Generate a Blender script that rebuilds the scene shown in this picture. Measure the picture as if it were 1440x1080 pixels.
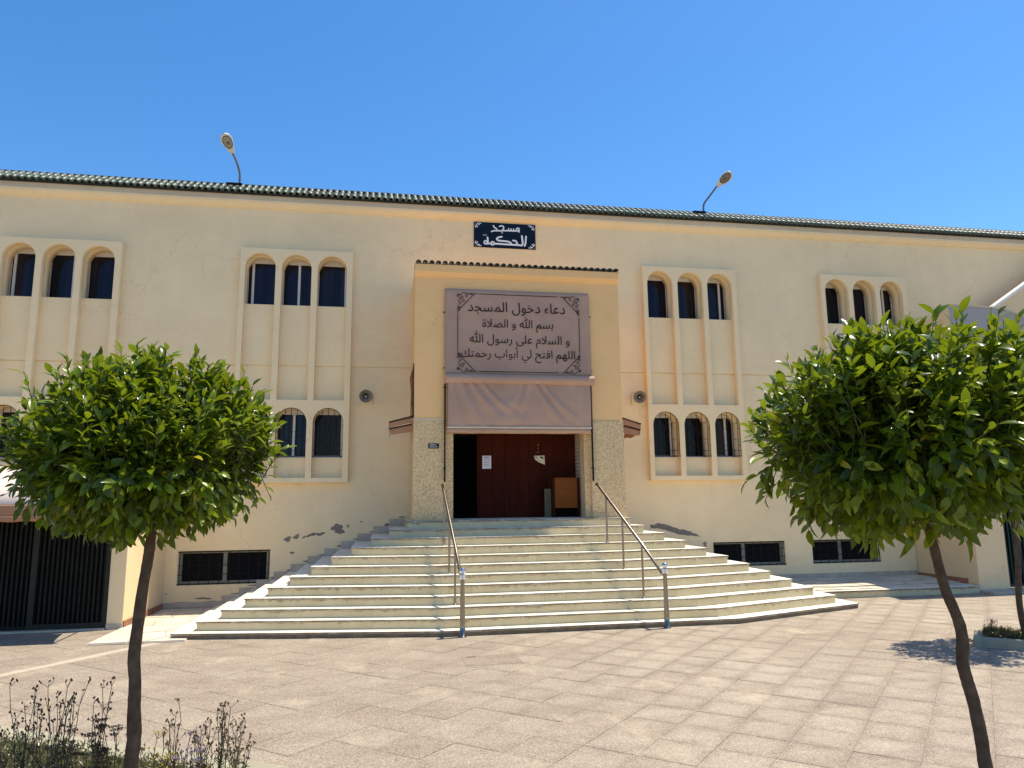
import bpy, bmesh, math, random
import numpy as np
from mathutils import Vector, Matrix, Euler, noise

for o in list(bpy.data.objects): bpy.data.objects.remove(o)
scene = bpy.context.scene
COL = scene.collection

# ------------------------------------------------------------------ camera
CAM_POS = (0.0, 0.0, 2.2)
FOC, PITCH, ROLL, YAW = 1020.0, 0.162291950, -0.0119361252, -0.174689528
def cam_axes():
    cy, sy = math.cos(YAW), math.sin(YAW)
    fw = Vector((-sy*math.cos(PITCH), cy*math.cos(PITCH), math.sin(PITCH)))
    rt = Vector((cy, sy, 0)); up = rt.cross(fw)
    c, s = math.cos(ROLL), math.sin(ROLL)
    return c*rt + s*up, -s*rt + c*up, fw
r_, u_, f_ = cam_axes()
cam = bpy.data.cameras.new('camera')
cam.sensor_fit = 'HORIZONTAL'; cam.sensor_width = 36.0; cam.lens = FOC/1440*36
cam.clip_end = 2000; cam.clip_start = .05
cam_o = bpy.data.objects.new('camera', cam); COL.objects.link(cam_o)
mw = Matrix((( r_.x, u_.x, -f_.x, CAM_POS[0]), (r_.y, u_.y, -f_.y, CAM_POS[1]), (r_.z, u_.z, -f_.z, CAM_POS[2]), (0, 0, 0, 1)))
cam_o.matrix_world = mw
scene.camera = cam_o

# ------------------------------------------------------------------ light
SUN = Vector((0.36, 0.085, 1.0)).normalized()
SUN_EL = math.asin(SUN.z); SUN_AZ = math.atan2(SUN.x, SUN.y)
world = bpy.data.worlds.new("World"); scene.world = world; world.use_nodes = True
wn = world.node_tree; wn.nodes.clear()
sky = wn.nodes.new('ShaderNodeTexSky'); sky.sky_type = 'NISHITA'; sky.sun_disc = False
sky.sun_elevation = SUN_EL; sky.sun_rotation = SUN_AZ
sky.altitude = 400; sky.air_density = 1.0; sky.dust_density = 0.45; sky.ozone_density = 2.5
bg = wn.nodes.new('ShaderNodeBackground'); bg.inputs['Strength'].default_value = 0.145
hs = wn.nodes.new('ShaderNodeHueSaturation'); hs.inputs['Saturation'].default_value = 1.30; hs.inputs['Value'].default_value = 1.0
wo = wn.nodes.new('ShaderNodeOutputWorld')
wn.links.new(sky.outputs[0], hs.inputs['Color']); wn.links.new(hs.outputs[0], bg.inputs[0]); wn.links.new(bg.outputs[0], wo.inputs[0])
sun = bpy.data.lights.new('sun', 'SUN'); sun.energy = 5.0; sun.angle = math.radians(0.53); sun.color = (1.0, 0.905, 0.735)
sun_o = bpy.data.objects.new('sun', sun); COL.objects.link(sun_o)
sun_o.rotation_euler = SUN.to_track_quat('Z', 'Y').to_euler()
scene.view_settings.view_transform = 'Standard'; scene.view_settings.look = 'None'
scene.view_settings.exposure = 0.52; scene.view_settings.gamma = 1.0
try: scene.view_settings.use_curve_mapping = False
except Exception: pass
scene.render.engine = 'CYCLES'
scene.cycles.max_bounces = 10; scene.cycles.diffuse_bounces = 6; scene.cycles.glossy_bounces = 4
scene.cycles.transparent_max_bounces = 8
scene.cycles.sample_clamp_indirect = 6.0

rnd = random.Random(7)

# ------------------------------------------------------------------ helpers
def tag(o, label=None, cat=None, group=None, kind=None):
    if label: o['label'] = label
    if cat: o['category'] = cat
    if group: o['group'] = group
    if kind: o['kind'] = kind
    return o
def thing(name, label, cat, loc=(0, 0, 0), rz=0, group=None):
    o = bpy.data.objects.new(name, None); o.empty_display_size = .2
    COL.objects.link(o); o.location = loc; o.rotation_euler = (0, 0, rz)
    return tag(o, label, cat, group)
def link(o, parent=None):
    COL.objects.link(o)
    if parent is not None: o.parent = parent
    return o
class MB:
    def __init__(s): s.v = []; s.f = []; s.sm = []
    def add(s, vs, fs, smooth=False):
        n = len(s.v); s.v += [tuple(v) for v in vs]
        for f in fs: s.f.append(tuple(i+n for i in f)); s.sm.append(smooth)
        return s
    def box(s, x0, x1, y0, y1, z0, z1):
        vs = [(x, y, z) for z in (z0, z1) for y in (y0, y1) for x in (x0, x1)]
        return s.add(vs, [(0, 2, 3, 1), (4, 5, 7, 6), (0, 1, 5, 4), (2, 6, 7, 3), (0, 4, 6, 2), (1, 3, 7, 5)])
    def prism(s, poly, z0, z1):
        """poly: list of (x, y) counterclockwise seen from above"""
        n = len(poly)
        vs = [(x, y, z0) for x, y in poly] + [(x, y, z1) for x, y in poly]
        fs = [tuple(range(n-1, -1, -1)), tuple(range(n, 2*n))] + [(i, (i+1) % n, (i+1) % n+n, i+n) for i in range(n)]
        return s.add(vs, fs)
    def prism_y(s, poly, y0, y1):
        """poly of (x, z) seen from the front (counterclockwise), extruded in depth"""
        n = len(poly)
        vs = [(x, y0, z) for x, z in poly] + [(x, y1, z) for x, z in poly]
        fs = [tuple(range(n)), tuple(range(2*n-1, n-1, -1))] + [((i+1) % n, i, i+n, (i+1) % n+n) for i in range(n)]
        return s.add(vs, fs)
    def prism_x(s, poly, x0, x1):
        """poly of (y, z) extruded along x"""
        n = len(poly)
        vs = [(x0, y, z) for y, z in poly] + [(x1, y, z) for y, z in poly]
        fs = [tuple(range(n-1, -1, -1)), tuple(range(n, 2*n))] + [(i, (i+1) % n, (i+1) % n+n, i+n) for i in range(n)]
        return s.add(vs, fs)
    def bar(s, a, b, w, d=None):
        a = Vector(a); b = Vector(b); d = d or w
        t = (b-a).normalized(); up = Vector((0, 0, 1)) if abs(t.z) < .9 else Vector((0, 1, 0))
        p = t.cross(up).normalized()*w/2; q = p.cross(t).normalized()*d/2
        vs = [a-p-q, a+p-q, a+p+q, a-p+q, b-p-q, b+p-q, b+p+q, b-p+q]
        return s.add(vs, [(3, 2, 1, 0), (4, 5, 6, 7), (0, 1, 5, 4), (1, 2, 6, 5), (2, 3, 7, 6), (3, 0, 4, 7)])
    def tube(s, pts, rad, n=10, caps=True):
        pts = [Vector(p) for p in pts]
        if not isinstance(rad, (list, tuple)): rad = [rad]*len(pts)
        rings = []; prev = None
        for i, p in enumerate(pts):
            t = (pts[min(i+1, len(pts)-1)]-pts[max(i-1, 0)])
            t = t.normalized() if t.length > 1e-9 else Vector((0, 0, 1))
            if prev is None:
                ref = Vector((1, 0, 0)) if abs(t.x) < .9 else Vector((0, 1, 0))
                u = t.cross(ref).normalized()
            else:
                u = (prev-t*prev.dot(t)).normalized()
            prev = u; w = t.cross(u)
            rings.append([p+(u*math.cos(2*math.pi*k/n)+w*math.sin(2*math.pi*k/n))*rad[i] for k in range(n)])
        vs = [v for r in rings for v in r]; fs = []
        for i in range(len(pts)-1):
            for k in range(n):
                fs.append((i*n+k, i*n+(k+1) % n, (i+1)*n+(k+1) % n, (i+1)*n+k))
        s.add(vs, fs, True)
        if caps:
            s.add(rings[0], [tuple(range(n-1, -1, -1))]); s.add(rings[-1], [tuple(range(n))])
        return s
    def lathe(s, prof, c=(0, 0, 0), n=20, axis='z'):
        """prof: list of (r, h)"""
        vs = []; fs = []
        for r, h in prof:
            for k in range(n):
                a = 2*math.pi*k/n; x, y = r*math.cos(a), r*math.sin(a)
                p = (x, y, h) if axis == 'z' else (x, -h, y) if axis == 'y' else (h, x, y)
                vs.append((p[0]+c[0], p[1]+c[1], p[2]+c[2]))
        for i in range(len(prof)-1):
            for k in range(n): fs.append((i*n+k, i*n+(k+1) % n, (i+1)*n+(k+1) % n, (i+1)*n+k))
        return s.add(vs, fs, True)
    def mesh(s, name):
        me = bpy.data.meshes.new(name); me.from_pydata(s.v, [], s.f); me.update()
        me.polygons.foreach_set('use_smooth', s.sm)
        bm = bmesh.new(); bm.from_mesh(me); bmesh.ops.recalc_face_normals(bm, faces=bm.faces); bm.to_mesh(me); bm.free()
        return me
    def build(s, name, mat, parent=None, bevel=0, loc=None):
        me = s.mesh(name)
        if mat: me.materials.append(mat)
        o = bpy.data.objects.new(name, me); link(o, parent)
        if loc: o.location = loc
        if bevel:
            m = o.modifiers.new('bevel', 'BEVEL'); m.width = bevel; m.segments = 2; m.limit_method = 'ANGLE'; m.angle_limit = math.radians(40)
        return o
def inst(name, me, parent=None, loc=(0, 0, 0), rot=(0, 0, 0), sc=(1, 1, 1)):
    o = bpy.data.objects.new(name, me); link(o, parent); o.location = loc; o.rotation_euler = rot; o.scale = sc; return o

def plate(name, outer, holes, y0, y1, mat, parent=None, bevel=0):
    """flat panel in the x-z plane with holes, between depth y0 (front) and y1"""
    cu = bpy.data.curves.new(name, 'CURVE'); cu.dimensions = '2D'; cu.fill_mode = 'BOTH'; cu.extrude = (y1-y0)/2
    for poly in [outer]+holes:
        sp = cu.splines.new('POLY'); sp.points.add(len(poly)-1); sp.use_cyclic_u = True
        for p, (x, z) in zip(sp.points, poly): p.co = (x, z, 0, 1)
    t = bpy.data.objects.new('tmp', cu); COL.objects.link(t)
    bpy.context.view_layer.update()
    me = bpy.data.meshes.new_from_object(t.evaluated_get(bpy.context.evaluated_depsgraph_get()))
    bpy.data.objects.remove(t); bpy.data.curves.remove(cu)
    ym = (y0+y1)/2
    for v in me.vertices: x, y, z = v.co; v.co = (x, ym-z, y)
    bm = bmesh.new(); bm.from_mesh(me)
    bmesh.ops.remove_doubles(bm, verts=bm.verts, dist=1e-5); bmesh.ops.recalc_face_normals(bm, faces=bm.faces); bm.to_mesh(me); bm.free()
    me.name = name; me.materials.clear(); me.materials.append(mat)
    o = bpy.data.objects.new(name, me); link(o, parent)
    if bevel:
        m = o.modifiers.new('bevel', 'BEVEL'); m.width = bevel; m.segments = 2; m.limit_method = 'ANGLE'; m.angle_limit = math.radians(50)
    return o
def rect(x0, x1, z0, z1): return [(x0, z0), (x1, z0), (x1, z1), (x0, z1)]
def arch(x0, x1, z0, ztop, n=16, rise=None):
    r = (x1-x0)/2; cx = (x0+x1)/2; rise = rise or r
    return [(x0, z0), (x1, z0)] + [(cx+r*math.cos(math.pi*k/n), ztop-rise+rise*math.sin(math.pi*k/n)) for k in range(n+1)]

# ------------------------------------------------------------------ materials
def newmat(name):
    m = bpy.data.materials.new(name); m.use_nodes = True; nt = m.node_tree
    return m, nt, nt.nodes['Principled BSDF']
def N(nt, t, **kw):
    n = nt.nodes.new(t)
    for k, v in kw.items(): setattr(n, k, v)
    return n
def noise_tex(nt, scale, detail=4, rough=.55, src='Object', stretch=None, dim='3D'):
    co = N(nt, 'ShaderNodeTexCoord') if src != 'World' else N(nt, 'ShaderNodeNewGeometry')
    out = co.outputs['Position'] if src == 'World' else co.outputs[src]
    if stretch:
        mp = N(nt, 'ShaderNodeMapping'); mp.inputs['Scale'].default_value = stretch
        nt.links.new(out, mp.inputs[0]); out = mp.outputs[0]
    n = N(nt, 'ShaderNodeTexNoise'); n.inputs['Scale'].default_value = scale
    n.inputs['Detail'].default_value = detail; n.inputs['Roughness'].default_value = rough
    nt.links.new(out, n.inputs['Vector']); return n
def ramp(nt, fac, stops, interp='LINEAR'):
    r = N(nt, 'ShaderNodeValToRGB'); r.color_ramp.interpolation = interp
    while len(r.color_ramp.elements) < len(stops): r.color_ramp.elements.new(.5)
    for e, (p, c) in zip(r.color_ramp.elements, stops):
        e.position = p; e.color = (*c, 1) if len(c) == 3 else c
    nt.links.new(fac, r.inputs[0]); return r.outputs[0]
def mix(nt, fac, a, b, mode='MIX'):
    m = N(nt, 'ShaderNodeMix', data_type='RGBA', blend_type=mode)
    if isinstance(fac, (int, float)): m.inputs[0].default_value = fac
    else: nt.links.new(fac, m.inputs[0])
    for i, c in ((6, a), (7, b)):
        if isinstance(c, tuple): m.inputs[i].default_value = (*c, 1)
        else: nt.links.new(c, m.inputs[i])
    return m.outputs[2]
def math_n(nt, op, a, b=None, clamp=False):
    m = N(nt, 'ShaderNodeMath', operation=op); m.use_clamp = clamp
    for i, v in ((0, a), (1, b)):
        if v is None: continue
        if isinstance(v, (int, float)): m.inputs[i].default_value = v
        else: nt.links.new(v, m.inputs[i])
    return m.outputs[0]
def bump(nt, h, strength, dist, bsdf):
    b = N(nt, 'ShaderNodeBump'); b.inputs['Strength'].default_value = strength; b.inputs['Distance'].default_value = dist
    nt.links.new(h, b.inputs['Height']); nt.links.new(b.outputs[0], bsdf.inputs['Normal'])
def simple(name, col, rough=.6, metal=0, var=.12, scale=8, bstr=0, bscale=60, spec=None):
    m, nt, b = newmat(name)
    n = noise_tex(nt, scale, 5, src='World')
    lo = tuple(c*(1-var) for c in col); hi = tuple(min(1, c*(1+var)) for c in col)
    nt.links.new(ramp(nt, n.outputs[0], [(.3, lo), (.7, hi)]), b.inputs['Base Color'])
    b.inputs['Roughness'].default_value = rough; b.inputs['Metallic'].default_value = metal
    if spec is None: spec = .15 if max(col) < .12 and metal < .5 else .4
    b.inputs['Specular IOR Level'].default_value = spec
    if bstr: bump(nt, noise_tex(nt, bscale, 4, src='World').outputs[0], bstr, .004, b)
    return m

def stucco(name, col, streak=.10, patch=.08):
    m, nt, b = newmat(name)
    big = noise_tex(nt, .55, 4, .6, 'World')
    st = noise_tex(nt, 1.0, 5, .65, 'World', (3.2, 3.2, .28))
    mid = noise_tex(nt, 4.0, 6, .6, 'World')
    c = ramp(nt, big.outputs[0], [(.3, tuple(x*(1-patch) for x in col)), (.7, tuple(min(1, x*(1+patch*.6)) for x in col))])
    dk = (col[0]*.80, col[1]*.79, col[2]*.80)
    f = ramp(nt, st.outputs[0], [(.48, (0, 0, 0)), (.78, (1, 1, 1))])
    c = mix(nt, math_n(nt, 'MULTIPLY', f, streak*3.2), c, dk)
    f2 = ramp(nt, mid.outputs[0], [(.52, (0, 0, 0)), (.8, (1, 1, 1))])
    c = mix(nt, math_n(nt, 'MULTIPLY', f2, .40), c, (col[0]*.9, col[1]*.86, col[2]*.78))
    tr_ = noise_tex(nt, 2.6, 7, .7, 'World', (.7, .7, 2.4))
    c = mix(nt, ramp(nt, tr_.outputs[0], [(.50, (0, 0, 0)), (.68, (.30, .30, .30))]), c, (min(1, col[0]*1.06), min(1, col[1]*1.08), min(1, col[2]*1.16)))
    vc = N(nt, 'ShaderNodeTexVoronoi', feature='DISTANCE_TO_EDGE'); vc.inputs['Scale'].default_value = .42
    gp = N(nt, 'ShaderNodeNewGeometry'); wn_ = noise_tex(nt, 1.6, 5, .65, 'World')
    vm_ = N(nt, 'ShaderNodeVectorMath', operation='MULTIPLY_ADD'); nt.links.new(wn_.outputs['Color'], vm_.inputs[0]); vm_.inputs[1].default_value = (1.1, 1.1, 1.1); nt.links.new(gp.outputs['Position'], vm_.inputs[2])
    nt.links.new(vm_.outputs[0], vc.inputs['Vector'])
    ck = ramp(nt, vc.outputs['Distance'], [(0, (1, 1, 1)), (.006, (0, 0, 0))])
    gate_ = ramp(nt, noise_tex(nt, .5, 2, .5, 'World').outputs[0], [(.52, (0, 0, 0)), (.60, (1, 1, 1))])
    c = mix(nt, math_n(nt, 'MULTIPLY', math_n(nt, 'MULTIPLY', ck, gate_), .35), c, (col[0]*.5, col[1]*.46, col[2]*.4))
    nt.links.new(c, b.inputs['Base Color']); b.inputs['Roughness'].default_value = .88
    b.inputs['Specular IOR Level'].default_value = .2
    h1 = noise_tex(nt, 45, 5, .6, 'World'); h2 = noise_tex(nt, 2.2, 3, .5, 'World')
    h = math_n(nt, 'ADD', math_n(nt, 'MULTIPLY', h1.outputs[0], .35), h2.outputs[0])
    bump(nt, h, .5, .012, b)
    return m
M_WALL = stucco('cream_stucco', (.87, .675, .40), .07, .09)
M_TRIM = stucco('cream_trim', (.87, .675, .40), .03, .05)
M_PORTAL = stucco('apricot_stucco', (.90, .545, .235), .03, .05)
M_WINGR = stucco('beige_stucco', (.78, .58, .34), .04)
M_GREYW = stucco('grey_render', (.38, .35, .33), .12)
M_COPE = simple('coping_paint', (.78, .74, .66), .7, 0, .08, 5)
M_FASCIA = stucco('fascia_render', (.62, .51, .36), .2, .15)

def mat_pebble():
    m, nt, b = newmat('pebble_dash')
    co = N(nt, 'ShaderNodeNewGeometry')
    v = N(nt, 'ShaderNodeTexVoronoi'); v.inputs['Scale'].default_value = 64
    nt.links.new(co.outputs['Position'], v.inputs['Vector'])
    sep = N(nt, 'ShaderNodeSeparateColor'); nt.links.new(v.outputs['Color'], sep.inputs[0])
    c = ramp(nt, sep.outputs[0], [(0, (.50, .29, .11)), (.3, (.76, .49, .22)), (.6, (.88, .62, .31)), (.85, (.93, .73, .42)), (1, (.66, .49, .27))])
    e = ramp(nt, v.outputs['Distance'], [(.5, (0, 0, 0)), (.95, (1, 1, 1))])
    c = mix(nt, e, c, (.46, .34, .19))
    big = noise_tex(nt, 2.5, 3, .5, 'World')
    c = mix(nt, ramp(nt, big.outputs[0], [(.4, (0, 0, 0)), (.8, (.5, .5, .5))]), c, (.85, .76, .62), 'MULTIPLY')
    nt.links.new(c, b.inputs['Base Color']); b.inputs['Roughness'].default_value = .65
    inv = math_n(nt, 'SUBTRACT', 1.0, v.outputs['Distance'])
    bump(nt, inv, .8, .012, b)
    return m
M_PEB = mat_pebble()

def mat_paving():
    m, nt, b = newmat('terrazzo_paving')
    geo = N(nt, 'ShaderNodeNewGeometry')
    v = N(nt, 'ShaderNodeTexVoronoi'); v.inputs['Scale'].default_value = 105
    nt.links.new(geo.outputs['Position'], v.inputs['Vector'])
    sep = N(nt, 'ShaderNodeSeparateColor'); nt.links.new(v.outputs['Color'], sep.inputs[0])
    c = ramp(nt, sep.outputs[1], [(0, (.13, .103, .080)), (.25, (.205, .166, .128)), (.5, (.26, .212, .156)), (.75, (.325, .268, .20)), (1, (.45, .39, .30))])
    # worn pale middle of each tile, dirt toward its edges (UV of each tile)
    uv = N(nt, 'ShaderNodeTexCoord'); su = N(nt, 'ShaderNodeSeparateXYZ'); nt.links.new(uv.outputs['UV'], su.inputs[0])
    du = math_n(nt, 'ABSOLUTE', math_n(nt, 'SUBTRACT', su.outputs[0], .5)); dv = math_n(nt, 'ABSOLUTE', math_n(nt, 'SUBTRACT', su.outputs[1], .5))
    d = math_n(nt, 'MAXIMUM', du, dv)
    wob = noise_tex(nt, 3.0, 4, .6, 'World')
    d2 = math_n(nt, 'ADD', d, math_n(nt, 'MULTIPLY', math_n(nt, 'SUBTRACT', wob.outputs[0], .5), .34))
    edge = ramp(nt, d2, [(.22, (1, 1, 1)), (.50, (0, 0, 0))], 'EASE')
    big = noise_tex(nt, .33, 4, .6, 'World')
    bigx = ramp(nt, big.outputs[0], [(.35, (.25, .25, .25)), (.62, (1, 1, 1))])
    xs_ = N(nt, 'ShaderNodeSeparateXYZ'); nt.links.new(geo.outputs['Position'], xs_.inputs[0])
    right = ramp(nt, math_n(nt, 'ADD', math_n(nt, 'MULTIPLY', xs_.outputs[0], .16), math_n(nt, 'MULTIPLY', big.outputs[0], .5)), [(.25, (.12, .12, .12)), (.75, (1, 1, 1))])
    wear = math_n(nt, 'MULTIPLY', bigx, right)
    c = mix(nt, math_n(nt, 'MULTIPLY', math_n(nt, 'MULTIPLY', edge, wear), .26), c, (.56, .49, .39))
    eg = ramp(nt, d2, [(.36, (0, 0, 0)), (.60, (1, 1, 1))])
    c = mix(nt, math_n(nt, 'MULTIPLY', math_n(nt, 'MULTIPLY', eg, right), .30), c, (.19, .15, .12))
    pat = noise_tex(nt, .9, 5, .65, 'World', (1.5, .7, 1))
    c = mix(nt, ramp(nt, pat.outputs[0], [(.56, (0, 0, 0)), (.72, (.5, .5, .5))]), c, (.54, .45, .32))
    dirt = noise_tex(nt, 1.1, 5, .65, 'World', (1, 2.2, 1))
    c = mix(nt, ramp(nt, dirt.outputs[0], [(.45, (0, 0, 0)), (.75, (.75, .75, .75))]), c, (.60, .56, .55), 'MULTIPLY')
    oi = N(nt, 'ShaderNodeObjectInfo')
    c = mix(nt, .17, c, ramp(nt, oi.outputs['Random'], [(0, (.26, .20, .165)), (1, (.46, .39, .32))]))
    # pale dusty streak swept across the plaza, by its own line
    sp = N(nt, 'ShaderNodeSeparateXYZ'); nt.links.new(geo.outputs['Position'], sp.inputs[0])
    ln = math_n(nt, 'ADD', math_n(nt, 'MULTIPLY', sp.outputs[0], .829), math_n(nt, 'MULTIPLY', sp.outputs[1], -.559))  # across line (-5,11.2)-(-3.8,13)
    ln = math_n(nt, 'ABSOLUTE', math_n(nt, 'ADD', ln, 10.43))
    ln = math_n(nt, 'ADD', ln, math_n(nt, 'MULTIPLY', wob.outputs[0], .12))
    lim = ramp(nt, sp.outputs[0], [(0, (1, 1, 1)), (.001, (0, 0, 0))])
    msk = math_n(nt, 'MULTIPLY', ramp(nt, ln, [(.07, (1, 1, 1)), (.20, (0, 0, 0))]), lim)
    c = mix(nt, math_n(nt, 'MULTIPLY', msk, .6), c, (.60, .52, .40))
    nt.links.new(c, b.inputs['Base Color']); b.inputs['Roughness'].default_value = .8
    b.inputs['Specular IOR Level'].default_value = .25
    bump(nt, math_n(nt, 'ADD', v.outputs['Distance'], noise_tex(nt, 6, 3, .5, 'World').outputs[0]), .35, .004, b)
    return m
M_PAVE = mat_paving()
M_JOINT = simple('joint_dirt', (.185, .15, .12), .95, 0, .25, 5)
M_SOIL = simple('soil', (.10, .075, .05), .95, 0, .35, 9, .8, 20)

def mat_crazy(name, c1, c2):
    m, nt, b = newmat(name)
    geo = N(nt, 'ShaderNodeNewGeometry')
    mp = N(nt, 'ShaderNodeMapping'); mp.inputs['Scale'].default_value = (1, 1, .02); nt.links.new(geo.outputs['Position'], mp.inputs[0])
    c = ramp(nt, noise_tex(nt, 2.0, 5, .6, 'World').outputs[0], [(.3, c1), (.7, c2)])
    oi = N(nt, 'ShaderNodeObjectInfo')
    c = mix(nt, .4, c, ramp(nt, oi.outputs['Random'], [(0, (.38, .34, .27)), (.5, (.60, .54, .43)), (1, (.74, .67, .54))]))
    nt.links.new(c, b.inputs['Base Color']); b.inputs['Roughness'].default_value = .6
    bump(nt, noise_tex(nt, 30, 4, .6, 'World').outputs[0], .3, .005, b)
    return m
M_SLAB = mat_crazy('marble_slab', (.46, .42, .34), (.66, .60, .48))

def mat_tread():
    m, nt, b = newmat('stair_tread')
    n = noise_tex(nt, 3, 6, .6, 'World')
    c = ramp(nt, n.outputs[0], [(.3, (.72, .65, .50)), (.7, (.86, .80, .66))])
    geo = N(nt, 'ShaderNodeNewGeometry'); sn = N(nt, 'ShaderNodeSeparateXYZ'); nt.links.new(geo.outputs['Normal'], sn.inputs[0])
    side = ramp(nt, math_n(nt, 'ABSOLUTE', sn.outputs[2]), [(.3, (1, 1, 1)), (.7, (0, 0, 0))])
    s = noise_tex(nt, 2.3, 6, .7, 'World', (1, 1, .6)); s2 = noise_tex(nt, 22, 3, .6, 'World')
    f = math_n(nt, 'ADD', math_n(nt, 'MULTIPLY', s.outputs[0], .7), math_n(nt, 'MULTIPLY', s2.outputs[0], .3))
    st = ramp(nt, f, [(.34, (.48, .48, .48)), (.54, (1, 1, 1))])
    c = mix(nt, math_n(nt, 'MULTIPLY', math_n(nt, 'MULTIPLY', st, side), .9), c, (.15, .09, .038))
    nt.links.new(c, b.inputs['Base Color']); b.inputs['Roughness'].default_value = .55
    bump(nt, n.outputs[0], .15, .004, b)
    return m
def mat_riser():
    m, nt, b = newmat('stair_riser')
    n = noise_tex(nt, 4, 6, .6, 'World')
    c = ramp(nt, n.outputs[0], [(.3, (.50, .40, .225)), (.7, (.63, .52, .31))])
    oi = N(nt, 'ShaderNodeObjectInfo')
    c = mix(nt, .35, c, ramp(nt, oi.outputs['Random'], [(0, (.52, .43, .26)), (.5, (.62, .51, .30)), (1, (.70, .58, .35))]))
    # run-off stains hanging from the nosing: generated z of each tile
    tc = N(nt, 'ShaderNodeTexCoord'); sg = N(nt, 'ShaderNodeSeparateXYZ'); nt.links.new(tc.outputs['Generated'], sg.inputs[0])
    s = noise_tex(nt, 9, 6, .75, 'World', (1, 1, .22)); pres = noise_tex(nt, .9, 3, .6, 'World')
    top = ramp(nt, sg.outputs[2], [(.35, (0, 0, 0)), (.70, (.35, .35, .35)), (1, (1, 1, 1))])
    f = math_n(nt, 'ADD', math_n(nt, 'MULTIPLY', s.outputs[0], .8), math_n(nt, 'ADD', math_n(nt, 'MULTIPLY', top, .26), math_n(nt, 'MULTIPLY', pres.outputs[0], .42)))
    st = ramp(nt, f, [(.80, (0, 0, 0)), (.93, (1, 1, 1))])
    c = mix(nt, math_n(nt, 'MULTIPLY', st, .7), c, (.17, .115, .05))
    fn = noise_tex(nt, 60, 3, .6, 'World')
    c = mix(nt, ramp(nt, fn.outputs[0], [(.5, (0, 0, 0)), (.8, (.3, .3, .3))]), c, (.45, .40, .28))
    nt.links.new(c, b.inputs['Base Color']); b.inputs['Roughness'].default_value = .5
    return m
M_TREAD, M_RISER = mat_tread(), mat_riser()
M_CORE = simple('stair_core', (.20, .145, .09), .9, 0, .3, 6)
M_SKIRT = simple('grey_skirting', (.47, .39, .30), .7, 0, .15, 6)
M_REDSK = simple('red_skirting', (.30, .13, .07), .7, 0, .2, 6)
M_CEM = simple('bare_cement', (.23, .18, .15), .95, 0, .25, 18, .8, 60)
M_ALU = simple('white_aluminium', (.66, .63, .60), .4, .1, .05, 3)
M_GREYAL = simple('grey_aluminium', (.20, .19, .165), .5, .3, .1, 3)
M_IRON = simple('black_iron', (.018, .016, .015), .45, .3, .2, 9)
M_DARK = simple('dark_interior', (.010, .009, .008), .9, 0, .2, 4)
M_STEEL = simple('stainless_steel', (.30, .26, .22), .26, 1, .08, 12)
M_CHROME = simple('polished_steel', (.75, .75, .78), .06, 1, .02, 3)

def mat_pane(name, blue):
    m, nt, b = newmat(name)
    w = noise_tex(nt, 7, 2, .5, 'World', (1.0, 1, .03))
    c = ramp(nt, w.outputs[0], [(.35, (.004, .004, .006)), (.55, (.012, .009, .016) if blue else (.007, .006, .006)), (.75, (.022, .014, .022) if blue else (.010, .009, .009))])
    oi = N(nt, 'ShaderNodeObjectInfo')
    c = mix(nt, math_n(nt, 'MULTIPLY', math_n(nt, 'GREATER_THAN', oi.outputs['Random'], .55), .7), c, ramp(nt, noise_tex(nt, 9, 2, .5, 'World', (1.6, 1, .02)).outputs[0], [(.35, (.006, .005, .005)), (.65, (.038, .024, .017))]))
    nt.links.new(c, b.inputs['Base Color']); b.inputs['Roughness'].default_value = .04
    b.inputs['Specular IOR Level'].default_value = .26 if blue else .15
    b.inputs['Specular Tint'].default_value = (.6, .8, 1, 1) if blue else (1, 1, 1, 1)
    return m
M_PANE, M_PANE2 = mat_pane('tinted_glass', True), mat_pane('dark_glass', False)

def mat_wood(name, a, bb, rough=.5, sc=(9, 9, .5)):
    m, nt, b = newmat(name)
    w = noise_tex(nt, 4, 6, .6, 'World', sc)
    oi = N(nt, 'ShaderNodeObjectInfo')
    c = ramp(nt, w.outputs[0], [(.3, a), (.7, bb)])
    c = mix(nt, math_n(nt, 'MULTIPLY', oi.outputs['Random'], .3), c, (a[0]*.6, a[1]*.6, a[2]*.6))
    nt.links.new(c, b.inputs['Base Color']); b.inputs['Roughness'].default_value = rough; b.inputs['Specular IOR Level'].default_value = .12
    return m
M_DOOR = mat_wood('mahogany', (.036, .0055, .002), (.066, .011, .0035), .8)
M_CAB = mat_wood('orange_wood', (.19, .050, .006), (.26, .075, .010), .45, (.6, 6, 9))
M_PLANK = mat_wood('olive_board', (.10, .085, .045), (.14, .12, .065))

def mat_fabric(name, col, s=.1):
    m, nt, b = newmat(name)
    n = noise_tex(nt, 1.6, 5, .6, 'World')
    c = ramp(nt, n.outputs[0], [(.3, tuple(x*(1-s) for x in col)), (.7, tuple(x*(1+s) for x in col))])
    nt.links.new(c, b.inputs['Base Color']); b.inputs['Roughness'].default_value = .75
    b.inputs['Sheen Weight'].default_value = .1
    bump(nt, noise_tex(nt, 220, 2, .5, 'World').outputs[0], .2, .002, b)
    return m
M_FAB = mat_fabric('mauve_canvas', (.43, .265, .185))
M_FABB = mat_fabric('brown_canvas', (.40, .19, .095))
M_PRINT = simple('black_print', (.02, .014, .018), .7, 0, .1, 3)
M_WHITEP = simple('white_print', (.75, .78, .80), .5, 0, .04, 3)
M_NAVY = simple('navy_enamel', (.004, .010, .024), .35, 0, .15, 2)
M_PAPER = simple('paper', (.66, .66, .68), .8, 0, .05, 3)
M_PAPER2 = simple('yellowed_paper', (.62, .56, .38), .8, 0, .08, 6)

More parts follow.
